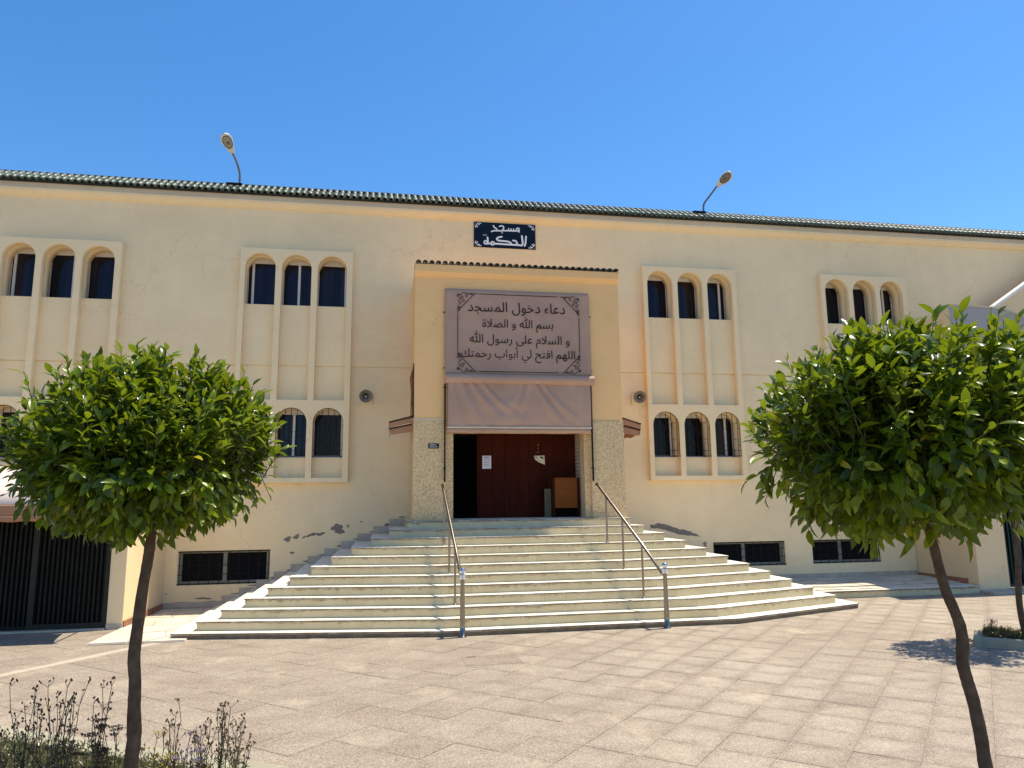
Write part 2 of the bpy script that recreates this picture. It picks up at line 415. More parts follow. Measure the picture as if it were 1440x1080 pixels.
def mat_glazed(name, cols):
    m, nt, b = newmat(name)
    oi = N(nt, 'ShaderNodeObjectInfo')
    c = ramp(nt, oi.outputs['Random'], [(i/(len(cols)-1), k) for i, k in enumerate(cols)])
    n = noise_tex(nt, 14, 4, .6, 'World')
    c = mix(nt, ramp(nt, n.outputs[0], [(.5, (0, 0, 0)), (.8, (.7, .7, .7))]), c, (.10, .09, .07))
    nt.links.new(c, b.inputs['Base Color']); b.inputs['Roughness'].default_value = .46
    b.inputs['Specular IOR Level'].default_value = .7
    return m
M_GREENT = mat_glazed('green_glazed_tile', [(.05, .085, .055), (.08, .12, .075), (.13, .15, .10), (.05, .07, .05)])
M_BROWNT = mat_glazed('brown_glazed_tile', [(.06, .03, .022), (.04, .04, .035), (.08, .05, .03)])
M_TILEBED = simple('tile_bed', (.03, .035, .03), .9, 0, .3, 9, spec=.15)
M_RIDGE = simple('ridge_tile', (.02, .035, .045), .75, 0, .3, 9, spec=.2)

# ------------------------------------------------------------------ ground
def ground_poly(name, pts, z, mat, kind='structure', parent=None):
    me = bpy.data.meshes.new(name); me.from_pydata([(x, y, z) for x, y in pts], [], [tuple(range(len(pts)))]); me.update()
    me.materials.append(mat); o = bpy.data.objects.new(name, me); link(o, parent)
    if kind: o['kind'] = kind
    return o
g = ground_poly('ground', [(-300, -300), (300, -300), (300, 300), (-300, 300)], -.045, simple('far_ground', (.34, .29, .235), .9, 0, .15, .3))
plaza = ground_poly('plaza_pavement', [(-24, -16), (30, -16), (30, 17.4), (-24, 17.4)], -.0045, M_JOINT)

TS = .53; TANG = math.radians(47.5); GO = Vector((4.83, 7.01))
ua = Vector((math.cos(TANG), math.sin(TANG))); va = Vector((-ua.y, ua.x))
g0 = TS-.003
def tile_mesh():
    me = bpy.data.meshes.new('paving_tile'); h = g0/2; b = .003
    vs = [(-h, -h, -.018), (h, -h, -.018), (h, h, -.018), (-h, h, -.018), (-h, -h, -b*.4), (h, -h, -b*.4), (h, h, -b*.4), (-h, h, -b*.4), (-h+b, -h+b, 0), (h-b, -h+b, 0), (h-b, h-b, 0), (-h+b, h-b, 0)]
    fs = [(0, 1, 5, 4), (1, 2, 6, 5), (2, 3, 7, 6), (3, 0, 4, 7), (4, 5, 9, 8), (5, 6, 10, 9), (6, 7, 11, 10), (7, 4, 8, 11), (8, 9, 10, 11)]
    me.from_pydata(vs, [], fs); me.update()
    uvl = me.uv_layers.new(name='UVMap')
    for lp in me.loops:
        v = vs[lp.vertex_index]; uvl.data[lp.index].uv = (v[0]/g0+.5, v[1]/g0+.5)
    me.materials.append(M_PAVE); return me, vs, fs
TM, TVS, TFS = tile_mesh()
def to_px(p):
    d = Vector(p)-Vector(CAM_POS); c = d.dot(f_)
    if c < .2: return None
    return 720+FOC*d.dot(r_)/c, 540-FOC*d.dot(u_)/c, c
tiles = []
R = random.Random(3)
for i in range(-70, 70):
    for j in range(-70, 70):
        p = GO+ua*((i+.5)*TS)+va*((j+.5)*TS)
        if not (-14 < p.x < 22 and -3 < p.y < 17.1): continue
        if -4.75 < p.x < 13.6 and p.y > 15.9: continue
        q = to_px((p.x, p.y, 0)); vis = q and -40 < q[0] < 1480 and q[1] < 1120
        tiles.append((0 if vis else 1, q[2] if q else 99, p, R.uniform(-.0018, .0018), R.uniform(-.0035, .0035), R.uniform(-.0035, .0035)))
tiles.sort(key=lambda t: (t[0], t[1]))
for t in tiles[:300]:
    inst('paving_tile', TM, plaza, (t[2].x, t[2].y, t[3]), (t[4], t[5], TANG))
vs = []; fs = []; uvs = []
for t in tiles[300:]:
    mt = Matrix.Translation((t[2].x, t[2].y, t[3])) @ Euler((t[4], t[5], TANG)).to_matrix().to_4x4()
    n = len(vs); vs += [tuple(mt @ Vector(v)) for v in TVS[4:]]
    for f in TFS[4:]:
        fs.append(tuple(k-4+n for k in f)); uvs += [(TVS[k][0]/g0+.5, TVS[k][1]/g0+.5) for k in f]
me = bpy.data.meshes.new('paving_tiles'); me.from_pydata(vs, [], fs); me.update()
ul = me.uv_layers.new(name='UVMap'); ul.data.foreach_set('uv', [c for u in uvs for c in u]); me.materials.append(M_PAVE)
o = bpy.data.objects.new('paving_tiles', me); link(o, plaza); o['kind'] = 'stuff'

def crazy_slabs(name_part, parent, poly_test, x0, x1, y0, y1, zf, cell, seed):
    """irregular stones: jittered grid quads with recessed joints"""
    R = random.Random(seed); nx = int((x1-x0)/cell); ny = int((y1-y0)/cell)
    P = {}
    for i in range(nx+1):
        for j in range(ny+1):
            jx = R.uniform(-.28, .28)*cell if 0 < i < nx else 0; jy = R.uniform(-.28, .28)*cell if 0 < j < ny else 0
            P[i, j] = Vector((x0+(x1-x0)*i/nx+jx, y0+(y1-y0)*j/ny+jy))
    for i in range(nx):
        for j in range(ny):
            q = [P[i, j], P[i+1, j], P[i+1, j+1], P[i, j+1]]; c = sum(q, Vector((0, 0)))/4
            if not poly_test(c): continue
            q = [c+(k-c)*.965 for k in q]
            z = zf(c)+R.uniform(-.002, .003)
            m = MB(); m.add([(k.x-c.x, k.y-c.y, -.02) for k in q]+[(k.x-c.x, k.y-c.y, 0) for k in q], [(4, 5, 6, 7), (0, 1, 5, 4), (1, 2, 6, 5), (2, 3, 7, 6), (3, 0, 4, 7)])
            m.build(name_part, M_SLAB, parent, loc=(c.x, c.y, z))
# pale marble pavement in the corner left of the stairs
lp = MB().prism([(-4.72, 13.25), (-3.2, 13.25), (-3.2, 17.3), (-4.72, 17.3)], -.03, .012).build('side_pavement', M_SKIRT); lp['kind'] = 'structure'
crazy_slabs('paving_slab', lp, lambda c: c.x < -3.42, -4.70, -3.2, 13.27, 17.25, lambda c: .028, .42, 5)
# raised platform right of the stairs, with a step-high front
zf = lambda c: .165+(c.y-15.3)*.045
rp = MB()
rp.add([(7.2, 15.29, -.04), (13.70, 15.29, -.04), (13.70, 17.32, -.04), (7.2, 17.32, -.04), (7.2, 15.29, .14), (13.70, 15.29, .14), (13.70, 17.32, .236), (7.2, 17.32, .236)],
       [(0, 1, 5, 4), (1, 2, 6, 5), (2, 3, 7, 6), (3, 0, 4, 7), (4, 5, 6, 7)])
rp = rp.build('raised_pavement', M_CORE); rp['kind'] = 'structure'
crazy_slabs('paving_slab', rp, lambda c: c.x > 8.6, 8.5, 13.68, 15.42, 17.28, zf, .42, 9)
x = 8.5
while x < 13.6:
    w = min(.62, 13.68-x)
    MB().box(x+.003, x+w-.003, 15.25, 15.41, .128, .167).build('edge_slab', M_TREAD, rp, .004)
    MB().box(x+.003, x+w-.003, 15.272, 15.288, 0, .126).build('riser_tile', M_RISER, rp)
    x += w

# ------------------------------------------------------------------ stairs
stairs = thing('entrance_stairs', 'wide cream stone staircase of twelve steps rising to the mosque doorway', 'stairs', (2.8, 12.6, 0))
stairs_off = Vector((2.8, 12.6, 0))
T0, TD = 12.66, .2217
def zk(k): return .1+.16*(k-1)
def step_poly(k, grow=0.0):
    y = T0+TD*(k-1)-grow
    lx = -3.47+.36*(k-1)-grow; rx = 9.55-.41*(k-1)+grow
    b1 = 1.05; b2 = 6.35-.30*(k-1)
    b2 = max(b2, b1+.4)
    rx = max(rx, 5.22)
    ly = y+(b1-lx)*.185; ry = y+.04+(rx-b2)*.37*(1-((k-1)/11)**1.3)
    lx2 = lx
    return [(lx, 17.29), (lx2, ly), (b1, y), (b2, y+.04), (rx, ry), (rx, 17.29)]
def sh(poly): return [(x-stairs_off.x, y-stairs_off.y) for x, y in poly]
for k in range(1, 13):
    z1 = zk(k); z0 = zk(k-1) if k > 1 else -.03
    P = step_poly(k)
    core = MB().prism(sh([(x, y) for x, y in P]), z0-.004, z1-.038).build('step', M_CORE, stairs)
    G = step_poly(k, .022)
    # tread slab: U-shaped ring is hidden below, a full slab is enough
    MB().prism(sh(G), z1-.036, z1).build('tread', M_TREAD, core, .006)
    if k == 1: zz0 = 0.0
    else: zz0 = zk(k-1)+.002
    # riser tiles along each facet
    for (a, b) in zip(P[1:4], P[2:5]):
        a = Vector(a); b = Vector(b); L = (b-a).length; n = max(1, round(L/.415)); d = (b-a)/L; nn = Vector((d.y, -d.x))
        off = R.uniform(0, .4)
        cuts = [0.0]+[c for c in [off+i*.415 for i in range(n+1)] if .06 < c < L-.06]+[L]
        for c0, c1 in zip(cuts, cuts[1:]):
            p = a+d*(c0+.0012); q = a+d*(c1-.0012); f = .008+R.uniform(-.001, .001)
            m = MB(); pts = [(p.x, p.y), (q.x, q.y)]
            pp = [(p+nn*f), (q+nn*f), (q-nn*.004), (p-nn*.004)]
            m.prism(sh([(v.x, v.y) for v in pp]), zz0, z1-.038)
            m.build('riser_tile', M_CORE if k == 1 else M_RISER, core)
    # left end face tiles
    lx = P[1][0]
    m = MB().box(lx-.008-stairs_off.x, lx+.003-stairs_off.x, P[1][1]-stairs_off.y, 17.28-stairs_off.y, zz0, z1-.038); m.build('end_tile', M_RISER, core)
# stepped skirting against the facade, both sides
for k in range(0, 12):
    x0 = -3.47+.36*(k-1) if k > 0 else -4.72; x1 = -3.47+.36*k
    z = zk(k) if k > 0 else .03
    MB().box(x0-stairs_off.x+.002, x1-stairs_off.x-.002, 17.272-stairs_off.y, 17.296-stairs_off.y, z+.002, z+(.165 if k > 0 else .12)).build('skirting_tile', M_SKIRT, stairs, .003)

# ------------------------------------------------------------------ mosque
mosque = thing('mosque', 'long two-storey cream mosque building with green-tiled eaves and projecting entrance block', 'mosque', (3.0, 17.3, 0))
MO = Vector((3.0, 17.3, 0))
def at_m(o): o.parent = mosque; o.location = Vector(o.location)-MO; return o
KF = 17.13/17.3
def FZ(z): return 2.2+(z-2.2)*KF
WH = .347; PH = .342
def bays(x0): return [(x0+.115+.345)*KF, (x0+.115+.345+.83)*KF, (x0+.115+.345+1.66)*KF]
BAY = {'a': -8.64, 'b': -3.43, 'c': 6.54, 'd': 11.62}
bay_x = list(BAY.values())
BW = 2.60
uh = []; lh = []
for bx in bay_x:
    for cx in bays(bx):
        uh.append(arch(cx-WH, cx+WH, FZ(6.92), FZ(8.14)+.005)); lh.append(arch(cx-WH, cx+WH, FZ(3.29), FZ(4.44)+.005))
BASEW = [(-4.42, -2.48, .50, 1.235), (8.08, 10.02, .57, 1.17), (10.76, 12.69, .58, 1.175)]
XL, XR = -16.0, 26.0
at_m(plate('wall', rect(XL, XR, 5.430, 9.5), uh, 17.283, 17.72, M_WALL))
lo_h = [h for h in lh]+[rect(*b) for b in BASEW]+[rect(1.3, 4.5, 1.8, 3.9)]
at_m(plate('wall', rect(XL, XR, 4.88, 5.412), [], 17.30, 17.72, M_WALL))
at_m(MB().box(XL, XR, 17.325, 17.70, 5.413, 5.429).build('wall_groove', M_WALL))
at_m(plate('wall', rect(XL, XR, -.1, 4.88), lo_h, 17.296, 17.72, M_WALL))
for bx in bay_x:
    holes = []
    for cx in bays(bx):
        holes.append(arch(cx-PH, cx+PH, FZ(4.62), FZ(8.14))); holes.append(arch(cx-PH, cx+PH, FZ(2.82), FZ(4.44)))
    at_m(plate('window_surround', rect(bx*KF, (bx+BW)*KF, FZ(2.71), FZ(8.26)), holes, 17.13, 17.31, M_TRIM, bevel=.004))
# windows: stiles as fractions of the opening width
UP = {0: [(.10,), (.72,), ()], 1: [(.16,), (.52,), (.93,)], 2: [(), (.22,), (.80,)], 3: [(), (), (.62,)]}
LOW = {0: [(.12,), (.5,), (.5,)], 1: [(.5,), (.52,), (.93,)], 2: [(.93,), (.25,), (.72,)], 3: [(.5,), (.5,), (.5,)]}
def window(cx, z0, z1, stiles, grille, pane):
    f = MB(); y0 = 17.60; hw = .40; ft = z1-.02
    f.box(cx-hw, cx+hw, y0, y0+.06, ft-.09, ft+.03)            # head
    f.box(cx-hw, cx+hw, y0, y0+.06, z0-.02, z0+.035)          # foot
    f.box(cx-hw, cx-hw+.06, y0, y0+.06, z0+.036, ft-.091); f.box(cx+hw-.06, cx+hw, y0, y0+.06, z0+.036, ft-.091)
    for s in stiles:
        xs = cx-.345+.69*s; f.box(xs-.028, xs+.028, y0-.004, y0+.05, z0+.036, ft-.091)
        f.box(cx-hw+.061, xs-.029, y0+.012, y0+.05, z0+.036, z0+.066)
        f.box(xs+.029, cx+hw-.061, y0+.016, y0+.05, z0+.036, z0+.060)
    w = at_m(f.build('window', M_ALU, None, .003))
    w.location = (0, 0, 0)
    for v in w.data.vertices: v.co = v.co-MO
    def sub(m, name, mat, bev=0):
        o = m.build(name, mat, None, bev)
        for v in o.data.vertices: v.co = v.co-MO
        o.parent = w; return o
    xs = [cx-hw+.06]+[cx-.345+.69*s for s in stiles]+[cx+hw-.06]
    for a, b in zip(xs, xs[1:]):
        tilt = rnd.uniform(-.004, .004)
        p = MB().add([(a, y0+.03+tilt, z0+.03), (b, y0+.03-tilt, z0+.03), (b, y0+.03-tilt+rnd.uniform(-.002, .002), ft-.085), (a, y0+.03+tilt, ft-.085)], [(0, 1, 2, 3)])
        sub(p, 'pane', pane)
    # dark room behind so the edge of the glass never shows daylight
    sub(MB().box(cx-hw, cx+hw, y0+.045, y0+.058, z0-.01, ft+.02), 'backing_board', M_DARK)
    if grille:
        gm = MB(); yg = 17.165
        n = 5
        for i in range(n):
            x = cx-.345+.69*(i+.5)/n
            dx = abs(x-cx); zt = z1-.345+math.sqrt(max(0, .345**2-dx*dx))
            gm.tube([(x, yg, zt), (x, yg, z0+.10), (x, yg-.035, z0+.02)], .007, 5, False)
        hz = [(0, z0+.16), (1, z0+.30), (0, z0+.45), (1, z0+.58), (0, z0+.72), (1, z0+.86)]
        for i in range(n+1):
            xa = cx-.345+.69*(i-.5)/n; xb = xa+.69/n; xa = max(xa, cx-.343); xb = min(xb, cx+.343)
            for k, (par, zz) in enumerate(hz):
                if (k+i) % 3 == 0:
                    if zz > z1-.34 and (i == 0 or i == n): continue
                    gm.tube([(xa, yg, zz), (xb, yg, zz)], .006, 5, False)
        gm.tube([(cx-.343, yg-.035, z0+.02), (cx+.343, yg-.035, z0+.02)], .010, 5, False)
        gm.tube([(cx-.343, yg, z0+.16), (cx+.343, yg, z0+.16)], .006, 5, False)
        pts = [(cx-.338, yg, z0+.02)]+[(cx-.338*math.cos(math.pi*k/14), yg, z1-.345+.338*math.sin(math.pi*k/14)) for k in range(15)]+[(cx+.338, yg, z0+.02)]
        gm.tube(pts, .007, 5, False)
        sub(gm, 'grille', M_IRON)
for b, bx in enumerate(bay_x):
    for i, cx in enumerate(bays(bx)):
        window(cx, FZ(6.92), FZ(8.14), UP[b][i], False, M_PANE)
        window(cx, FZ(3.29), FZ(4.44), LOW[b][i], True, M_PANE2 if b > 1 or i == 2 else M_PANE)
# basement windows
for bi, (x0, x1, z0, z1) in enumerate(BASEW):
    f = MB(); y0 = 17.42
    f.box(x0-.01, x1+.01, y0, y0+.05, z0-.01, z0+.075); f.box(x0-.01, x1+.01, y0, y0+.05, z1-.06, z1+.01)
    f.box(x0-.01, x0+.07, y0, y0+.05, z0+.076, z1-.061); f.box(x1-.09, x1+.01, y0, y0+.05, z0+.076, z1-.061)
    xm = (x0+x1)/2-(.0 if bi == 0 else .12); f.box(xm-.045, xm+.045, y0-.006, y0+.05, z0+.076, z1-.061)
    w = f.build('basement_window', M_GREYAL, None, .004); at_m(w); w.location = (0, 0, 0)
    for v in w.data.vertices: v.co = v.co-MO
    def sub(m, name, mat):
        o = m.build(name, mat, None)
        for v in o.data.vertices: v.co = v.co-MO
        o.parent = w; return o
    sub(MB().box(x0, x1, y0+.04, y0+.048, z0, z1), 'pane', M_DARK)
    lv = MB(); z = z0+.10
    while z < z1-.08:
        for a, b in ((x0+.07, xm-.046), (xm+.046, x1-.09)):
            lv.add([(a, y0+.005, z), (b, y0+.005, z), (b, y0+.035, z+.045), (a, y0+.035, z+.045)], [(0, 1, 2, 3)])
        z += .05
    sub(lv, 'louvre', M_IRON)
    gm = MB(); yg = 17.325; n = 9
    for i in range(n+1):
        x = x0+.03+(x1-x0-.06)*i/n
        gm.tube([(x, yg, z0+.0), (x, yg, z1)], .008, 5, False)
    for i, z in enumerate((z0+.02, z0+.22, z0+.42, z1-.02)):
        gm.tube([(x0, yg+.008, z), (x1, yg+.008, z)], .008 if i in (1, 2) else .012, 5, False)
    sub(gm, 'grille', M_IRON)
# cornice under the tiles
def mbox(name, mat, *b, bevel=0, parent=None):
    x0, x1, y0, y1, z0, z1 = b
    return MB().box(x0-MO.x, x1-MO.x, y0-MO.y, y1-MO.y, z0-MO.z, z1-MO.z).build(name, mat, parent or mosque, bevel)
cm = MB().prism_x([(17.289-MO.y, 9.22), (17.235-MO.y, 9.25), (17.16-MO.y, 9.345), (17.155-MO.y, 9.40), (17.289-MO.y, 9.40)], XL-MO.x, XR-MO.x)
cm.build('cornice', M_TRIM, mosque, .004)
mbox('fascia', M_FASCIA, XL, XR, 17.155, 17.72, 9.402, 9.52)
mbox('roof_slab', M_FASCIA, XL, XR, 17.725, 24, 9.30, 9.50)
MB().prism_x([(17.07-MO.y, 9.522), (17.07-MO.y, 9.545), (17.62-MO.y, 9.93), (17.72-MO.y, 9.93), (17.72-MO.y, 9.522)], XL-MO.x, XR-MO.x).build('tile_bed', M_TILEBED, mosque)
def roof_tile_mesh(name, r, L, slope, mat, n=8):
    vs = []; fs = []
    for (t, rr) in ((0, r), (L, r*.86)):
        for ring in (rr, rr-.014):
            for k in range(n+1):
                a = math.pi*k/n; vs.append((ring*math.cos(a), t*math.cos(slope)-ring*math.sin(a)*math.sin(slope), t*math.sin(slope)+ring*math.sin(a)*math.cos(slope)))
    m = n+1
    for k in range(n):
        fs += [(k, k+1, 2*m+k+1, 2*m+k), (m+k+1, m+k, 3*m+k, 3*m+k+1), (k+1, k, m+k, m+k+1), (2*m+k, 2*m+k+1, 3*m+k+1, 3*m+k)]
    me = bpy.data.meshes.new(name); me.from_pydata(vs, [], fs); me.update(); me.materials.append(mat)
    bm = bmesh.new(); bm.from_mesh(me); bmesh.ops.recalc_face_normals(bm, faces=bm.faces); bm.to_mesh(me); bm.free()
    me.polygons.foreach_set('use_smooth', [True]*len(me.polygons))
    m_ = me; return m_
SL = math.radians(35)
RTM = roof_tile_mesh('roof_tile', .060, .34, SL, M_GREENT); RTM2 = roof_tile_mesh('roof_tile', .052, .34, SL, M_GREENT)
x = XL+.07; rest_v = []; rest_f = []
def join_tile(me_, loc, rz):
    n = len(rest_v); m_ = Matrix.Translation(loc) @ Matrix.Rotation(rz, 4, 'Z')
    rest_v.extend(tuple(m_ @ v.co) for v in me_.vertices); rest_f.extend(tuple(k+n for k in p.vertices) for p in me_.polygons)
while x < XR:
    dz = R.uniform(-.004, .004); rz = R.uniform(-.03, .03)
    lo_ = (x-MO.x, 17.045-MO.y, 9.545+dz)
    if -9.8 < x < 20.5: inst('roof_tile', RTM, mosque, lo_, (0, 0, rz))
    else: join_tile(RTM, lo_, rz)
    join_tile(RTM2, (x-MO.x, 17.045-MO.y+.30*math.cos(SL), 9.545+dz+.30*math.sin(SL)+.004), rz*.6)
    x += .148
me = bpy.data.meshes.new('upper_roof_tiles'); me.from_pydata(rest_v, [], rest_f); me.update(); me.materials.append(M_GREENT)
me.polygons.foreach_set('use_smooth', [True]*len(me.polygons))
o = bpy.data.objects.new('upper_roof_tiles', me); link(o, mosque); o['kind'] = 'stuff'
MB().tube([(XL-MO.x, 17.64-MO.y, 9.95), (XR-MO.x, 17.64-MO.y, 9.95)], .045, 8).build('ridge_capping', M_RIDGE, mosque)
# entrance block
PX0, PX1, PY = .60, 5.17, 15.30
mbox('portal_wall', M_PORTAL, PX0, PX1, PY, 17.282, 3.955, 7.16)
mbox('portal_wall', M_PORTAL, PX0+.02, 1.27, PY+.02, 17.29, 1.8, 3.954)
mbox('portal_wall', M_PORTAL, 4.43, PX1-.02, PY+.02, 17.29, 1.8, 3.954)
mbox('portal_wall', M_PORTAL, 1.271, 4.429, PY+.02, 17.29, 3.74, 3.954)
for a, b in ((PX0-.012, 1.272), (4.428, PX1+.012)):
    mbox('stone_cladding', M_PEB, a, b, PY-.018, PY+.019, 1.865, 3.95, bevel=.004)
for a, b in ((PX0-.012, PX0+.019), (PX1-.019, PX1+.012)):
    mbox('stone_cladding', M_PEB, a, b, PY+.0195, 17.26, 1.865, 3.95)
mbox('stone_cladding', M_PEB, 1.2725, 1.43, PY+.06, PY+.62, 1.865, 3.739)
mbox('stone_cladding', M_PEB, 4.29, 4.4275, PY+.06, PY+.40, 1.865, 3.739)
mbox('cladding_cap', M_COPE, PX0-.014, 1.274, PY-.020, PY+.0, 3.951, 3.962)
# jamb with small moulded blocks on the right
jm = MB()
for r_i in range(22):
    for c_i in range(4):
        y0 = PY+.41+c_i*.11+(.05 if r_i % 2 else 0); z0 = 1.9+r_i*.083
        jm.box(4.292-MO.x, 4.32-MO.x, y0-MO.y, y0+.095-MO.y, z0, z0+.068)
jo = jm.build('jamb_blocks', simple('jamb_stone', (.42, .38, .32), .8, 0, .2, 9), mosque); jo['kind'] = 'stuff'
mbox('jamb_wall', M_FASCIA, 4.33, 4.4275, PY+.401, 16.3, 1.865, 3.739)
MB().prism_x([(PY+.01-MO.y, 7.08), (PY-.012-MO.y, 7.08), (PY-.085-MO.y, 7.185), (PY-.085-MO.y, 7.345), (PY+.3-MO.y, 7.345)], PX0-.012-MO.x, PX1+.012-MO.x).build('portal_band', M_PORTAL, mosque, .006)
mbox('portal_parapet', M_PORTAL, PX0-.005, PX1+.005, PY+.301, 17.28, 7.161, 7.345)
MB().prism_x([(PY-.08-MO.y, 7.346), (PY-.08-MO.y, 7.36), (PY+.35-MO.y, 7.43), (PY+.45-MO.y, 7.43), (PY+.45-MO.y, 7.346)], PX0-.01-MO.x, PX1+.01-MO.x).build('tile_bed', M_TILEBED, mosque)
RTB = roof_tile_mesh('roof_tile', .058, .42, math.radians(12), M_BROWNT)
for i in range(32):
    inst('roof_tile', RTB, mosque, (PX0+.06+i*(PX1-PX0-.12)/31-MO.x, PY-.125-MO.y, 7.365), (0, 0, R.uniform(-.05, .05)))
# dark hallway behind the door
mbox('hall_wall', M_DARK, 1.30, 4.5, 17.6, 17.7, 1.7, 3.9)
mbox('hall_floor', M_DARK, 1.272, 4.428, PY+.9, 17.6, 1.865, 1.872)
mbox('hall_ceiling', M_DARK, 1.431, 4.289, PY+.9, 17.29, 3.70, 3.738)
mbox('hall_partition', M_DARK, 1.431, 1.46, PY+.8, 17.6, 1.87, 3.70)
# floor of the porch
mbox('threshold', M_TREAD, 1.272, 4.428, PY-.0, PY+.899, 1.862, 1.874)
# double door of vertical boards
DY = 16.12
door = MB().box(2.08-MO.x, 4.325-MO.x, DY+.02-MO.y, DY+.05-MO.y, 1.875, 3.735).build('door', M_DOOR, mosque)
x = 2.085; wd = [.30, .27, .29, .27, .30, .27, .29, .25]
zs = [1.885, 2.40, 3.06, 3.73]
for w in wd:
    for za, zb in zip(zs, zs[1:]):
        MB().box(x-MO.x, x+w-.006-MO.x, DY-MO.y+R.uniform(0, .004), DY+.019-MO.y, za, zb-.008).build('door_panel', M_DOOR, door, .003)
    x += w
MB().box(2.03-MO.x, 2.078-MO.x, DY-.01-MO.y, DY+.05-MO.y, 1.875, 3.735).build('door_frame', M_DOOR, door)
# peeling plaster near the stair line: bare cement patches just proud of the paint
def patch(px_pts, y=17.296, ym=17.293):
    m = MB(); m.prism_y([(x-MO.x, z) for x, z in px_pts], ym-MO.y, y+.001-MO.y); m.build('cement_patch', M_CEM, mosque)
    cxx = sum(p[0] for p in px_pts)/len(px_pts); czz = sum(p[1] for p in px_pts)/len(px_pts)
    k = 1+.010/max(.02, max(abs(p[1]-czz) for p in px_pts)); kx = 1+.010/max(.02, max(abs(p[0]-cxx) for p in px_pts))
    m = MB(); m.prism_y([(cxx+(x-cxx)*kx-MO.x, czz+(z-czz)*k+.003) for x, z in px_pts], ym-MO.y+.0015, y+.001-MO.y); m.build('plaster_lip', M_WALL, mosque)
def blob(cx, cz, rx, rz, n=22, seed=0, rot=0, skew=0):
    Rr = random.Random(seed); ph = [Rr.uniform(0, 6.28) for _ in range(5)]; pts = []
    for k in range(n):
        a = 2*math.pi*k/n; f = 1+.22*math.sin(2*a+ph[0])+.16*math.sin(3*a+ph[1])+.13*math.sin(5*a+ph[2])+.10*math.sin(8*a+ph[3])
        x = rx*f*math.cos(a); z = rz*f*math.sin(a)
        pts.append((cx+x*math.cos(rot)-z*math.sin(rot), cz+x*math.sin(rot)+z*math.cos(rot)))
    return pts
for i, (x, z, rx, rz) in enumerate([(-2.12, 1.45, .085, .05), (-1.93, 1.50, .06, .055), (-1.76, 1.49, .05, .02), (-1.59, 1.54, .10, .038), (-1.40, 1.55, .075, .04),
        (-1.02, 1.66, .15, .095), (-.80, 1.72, .03, .03), (-.50, 1.81, .022, .02), (-2.01, 1.15, .04, .03), (-4.61, .34, .015, .015),
        (-4.2, .13, .30, .022), (-3.85, .22, .16, .020), (-3.6, .14, .22, .02), (-3.1, .30, .13, .02), (-2.72, .47, .15, .022), (-2.36, .62, .12, .02), (-1.98, .77, .13, .022), (-1.65, .95, .10, .028),
        (-1.27, 1.09, .13, .022), (-.92, 1.27, .12, .030), (-.55, 1.43, .12, .020), (-.22, 1.58, .08, .02), (.12, 1.74, .11, .03), (.42, 1.90, .09, .015), (7.86, 1.13, .055, .05), (4.9+1.6, 1.40, .02, .02)]):
    patch(blob(x, z, rx, rz, 26, i, .25 if 0 < i < 5 else 0))
RP = [(6.45, 1.63), (6.56, 1.61), (6.66, 1.67), (6.82, 1.64), (7.0, 1.58), (7.21, 1.5), (7.34, 1.49), (7.51, 1.44), (7.64, 1.38), (7.8, 1.3), (7.66, 1.33), (7.43, 1.35), (7.2, 1.38), (6.97, 1.44), (6.79, 1.51), (6.56, 1.54), (6.46, 1.53)]
rp2 = []
for i, (a, b) in enumerate(zip(RP, RP[1:]+RP[:1])):
    for t in (0, .33, .66):
        rp2.append((a[0]+(b[0]-a[0])*t+R.uniform(-.012, .012), a[1]+(b[1]-a[1])*t+R.uniform(-.012, .012)))
patch(list(reversed(rp2)))
# base line of the wall on the right: skirting
mbox('skirting_board', M_SKIRT, 8.2, 13.69, 17.272, 17.294, .20, .345)

# ------------------------------------------------------------------ print and strokes
F_AR = {'ا': (0xFE8D, 0xFE8E, 0, 0), 'أ': (0xFE83, 0xFE84, 0, 0), 'ء': (0xFE80, 0, 0, 0), 'ب': (0xFE8F, 0xFE90, 0xFE91, 0xFE92), 'ت': (0xFE95, 0xFE96, 0xFE97, 0xFE98), 'ة': (0xFE93, 0xFE94, 0, 0),
    'ج': (0xFE9D, 0xFE9E, 0xFE9F, 0xFEA0), 'ح': (0xFEA1, 0xFEA2, 0xFEA3, 0xFEA4), 'خ': (0xFEA5, 0xFEA6, 0xFEA7, 0xFEA8), 'د': (0xFEA9, 0xFEAA, 0, 0), 'ر': (0xFEAD, 0xFEAE, 0, 0),
    'س': (0xFEB1, 0xFEB2, 0xFEB3, 0xFEB4), 'ص': (0xFEB9, 0xFEBA, 0xFEBB, 0xFEBC), 'ع': (0xFEC9, 0xFECA, 0xFECB, 0xFECC), 'ف': (0xFED1, 0xFED2, 0xFED3, 0xFED4),
    'ك': (0xFED9, 0xFEDA, 0xFEDB, 0xFEDC), 'ل': (0xFEDD, 0xFEDE, 0xFEDF, 0xFEE0), 'م': (0xFEE1, 0xFEE2, 0xFEE3, 0xFEE4), 'ه': (0xFEE9, 0xFEEA, 0xFEEB, 0xFEEC),
    'و': (0xFEED, 0xFEEE, 0, 0), 'ى': (0xFEEF, 0xFEF0, 0, 0), 'ي': (0xFEF1, 0xFEF2, 0xFEF3, 0xFEF4), 'L': (0xFEFB, 0xFEFC, 0, 0), 'A': (0xFDF2, 0, 0, 0)}
def shape_ar(s):
    s = ' '.join('A' if w == 'الله' else w.replace('لا', 'L') for w in s.split(' ')); out = []
    for i, c in enumerate(s):
        if c not in F_AR: out.append(c); continue
        p = i > 0 and s[i-1] in F_AR and F_AR[s[i-1]][2] and F_AR[c][1]
        n = i+1 < len(s) and s[i+1] in F_AR and F_AR[c][2] and F_AR[s[i+1]][1]
        f = F_AR[c]; out.append(chr(f[3] if p and n else f[1] if p else f[2] if n else f[0]))
    return ''.join(reversed(out))
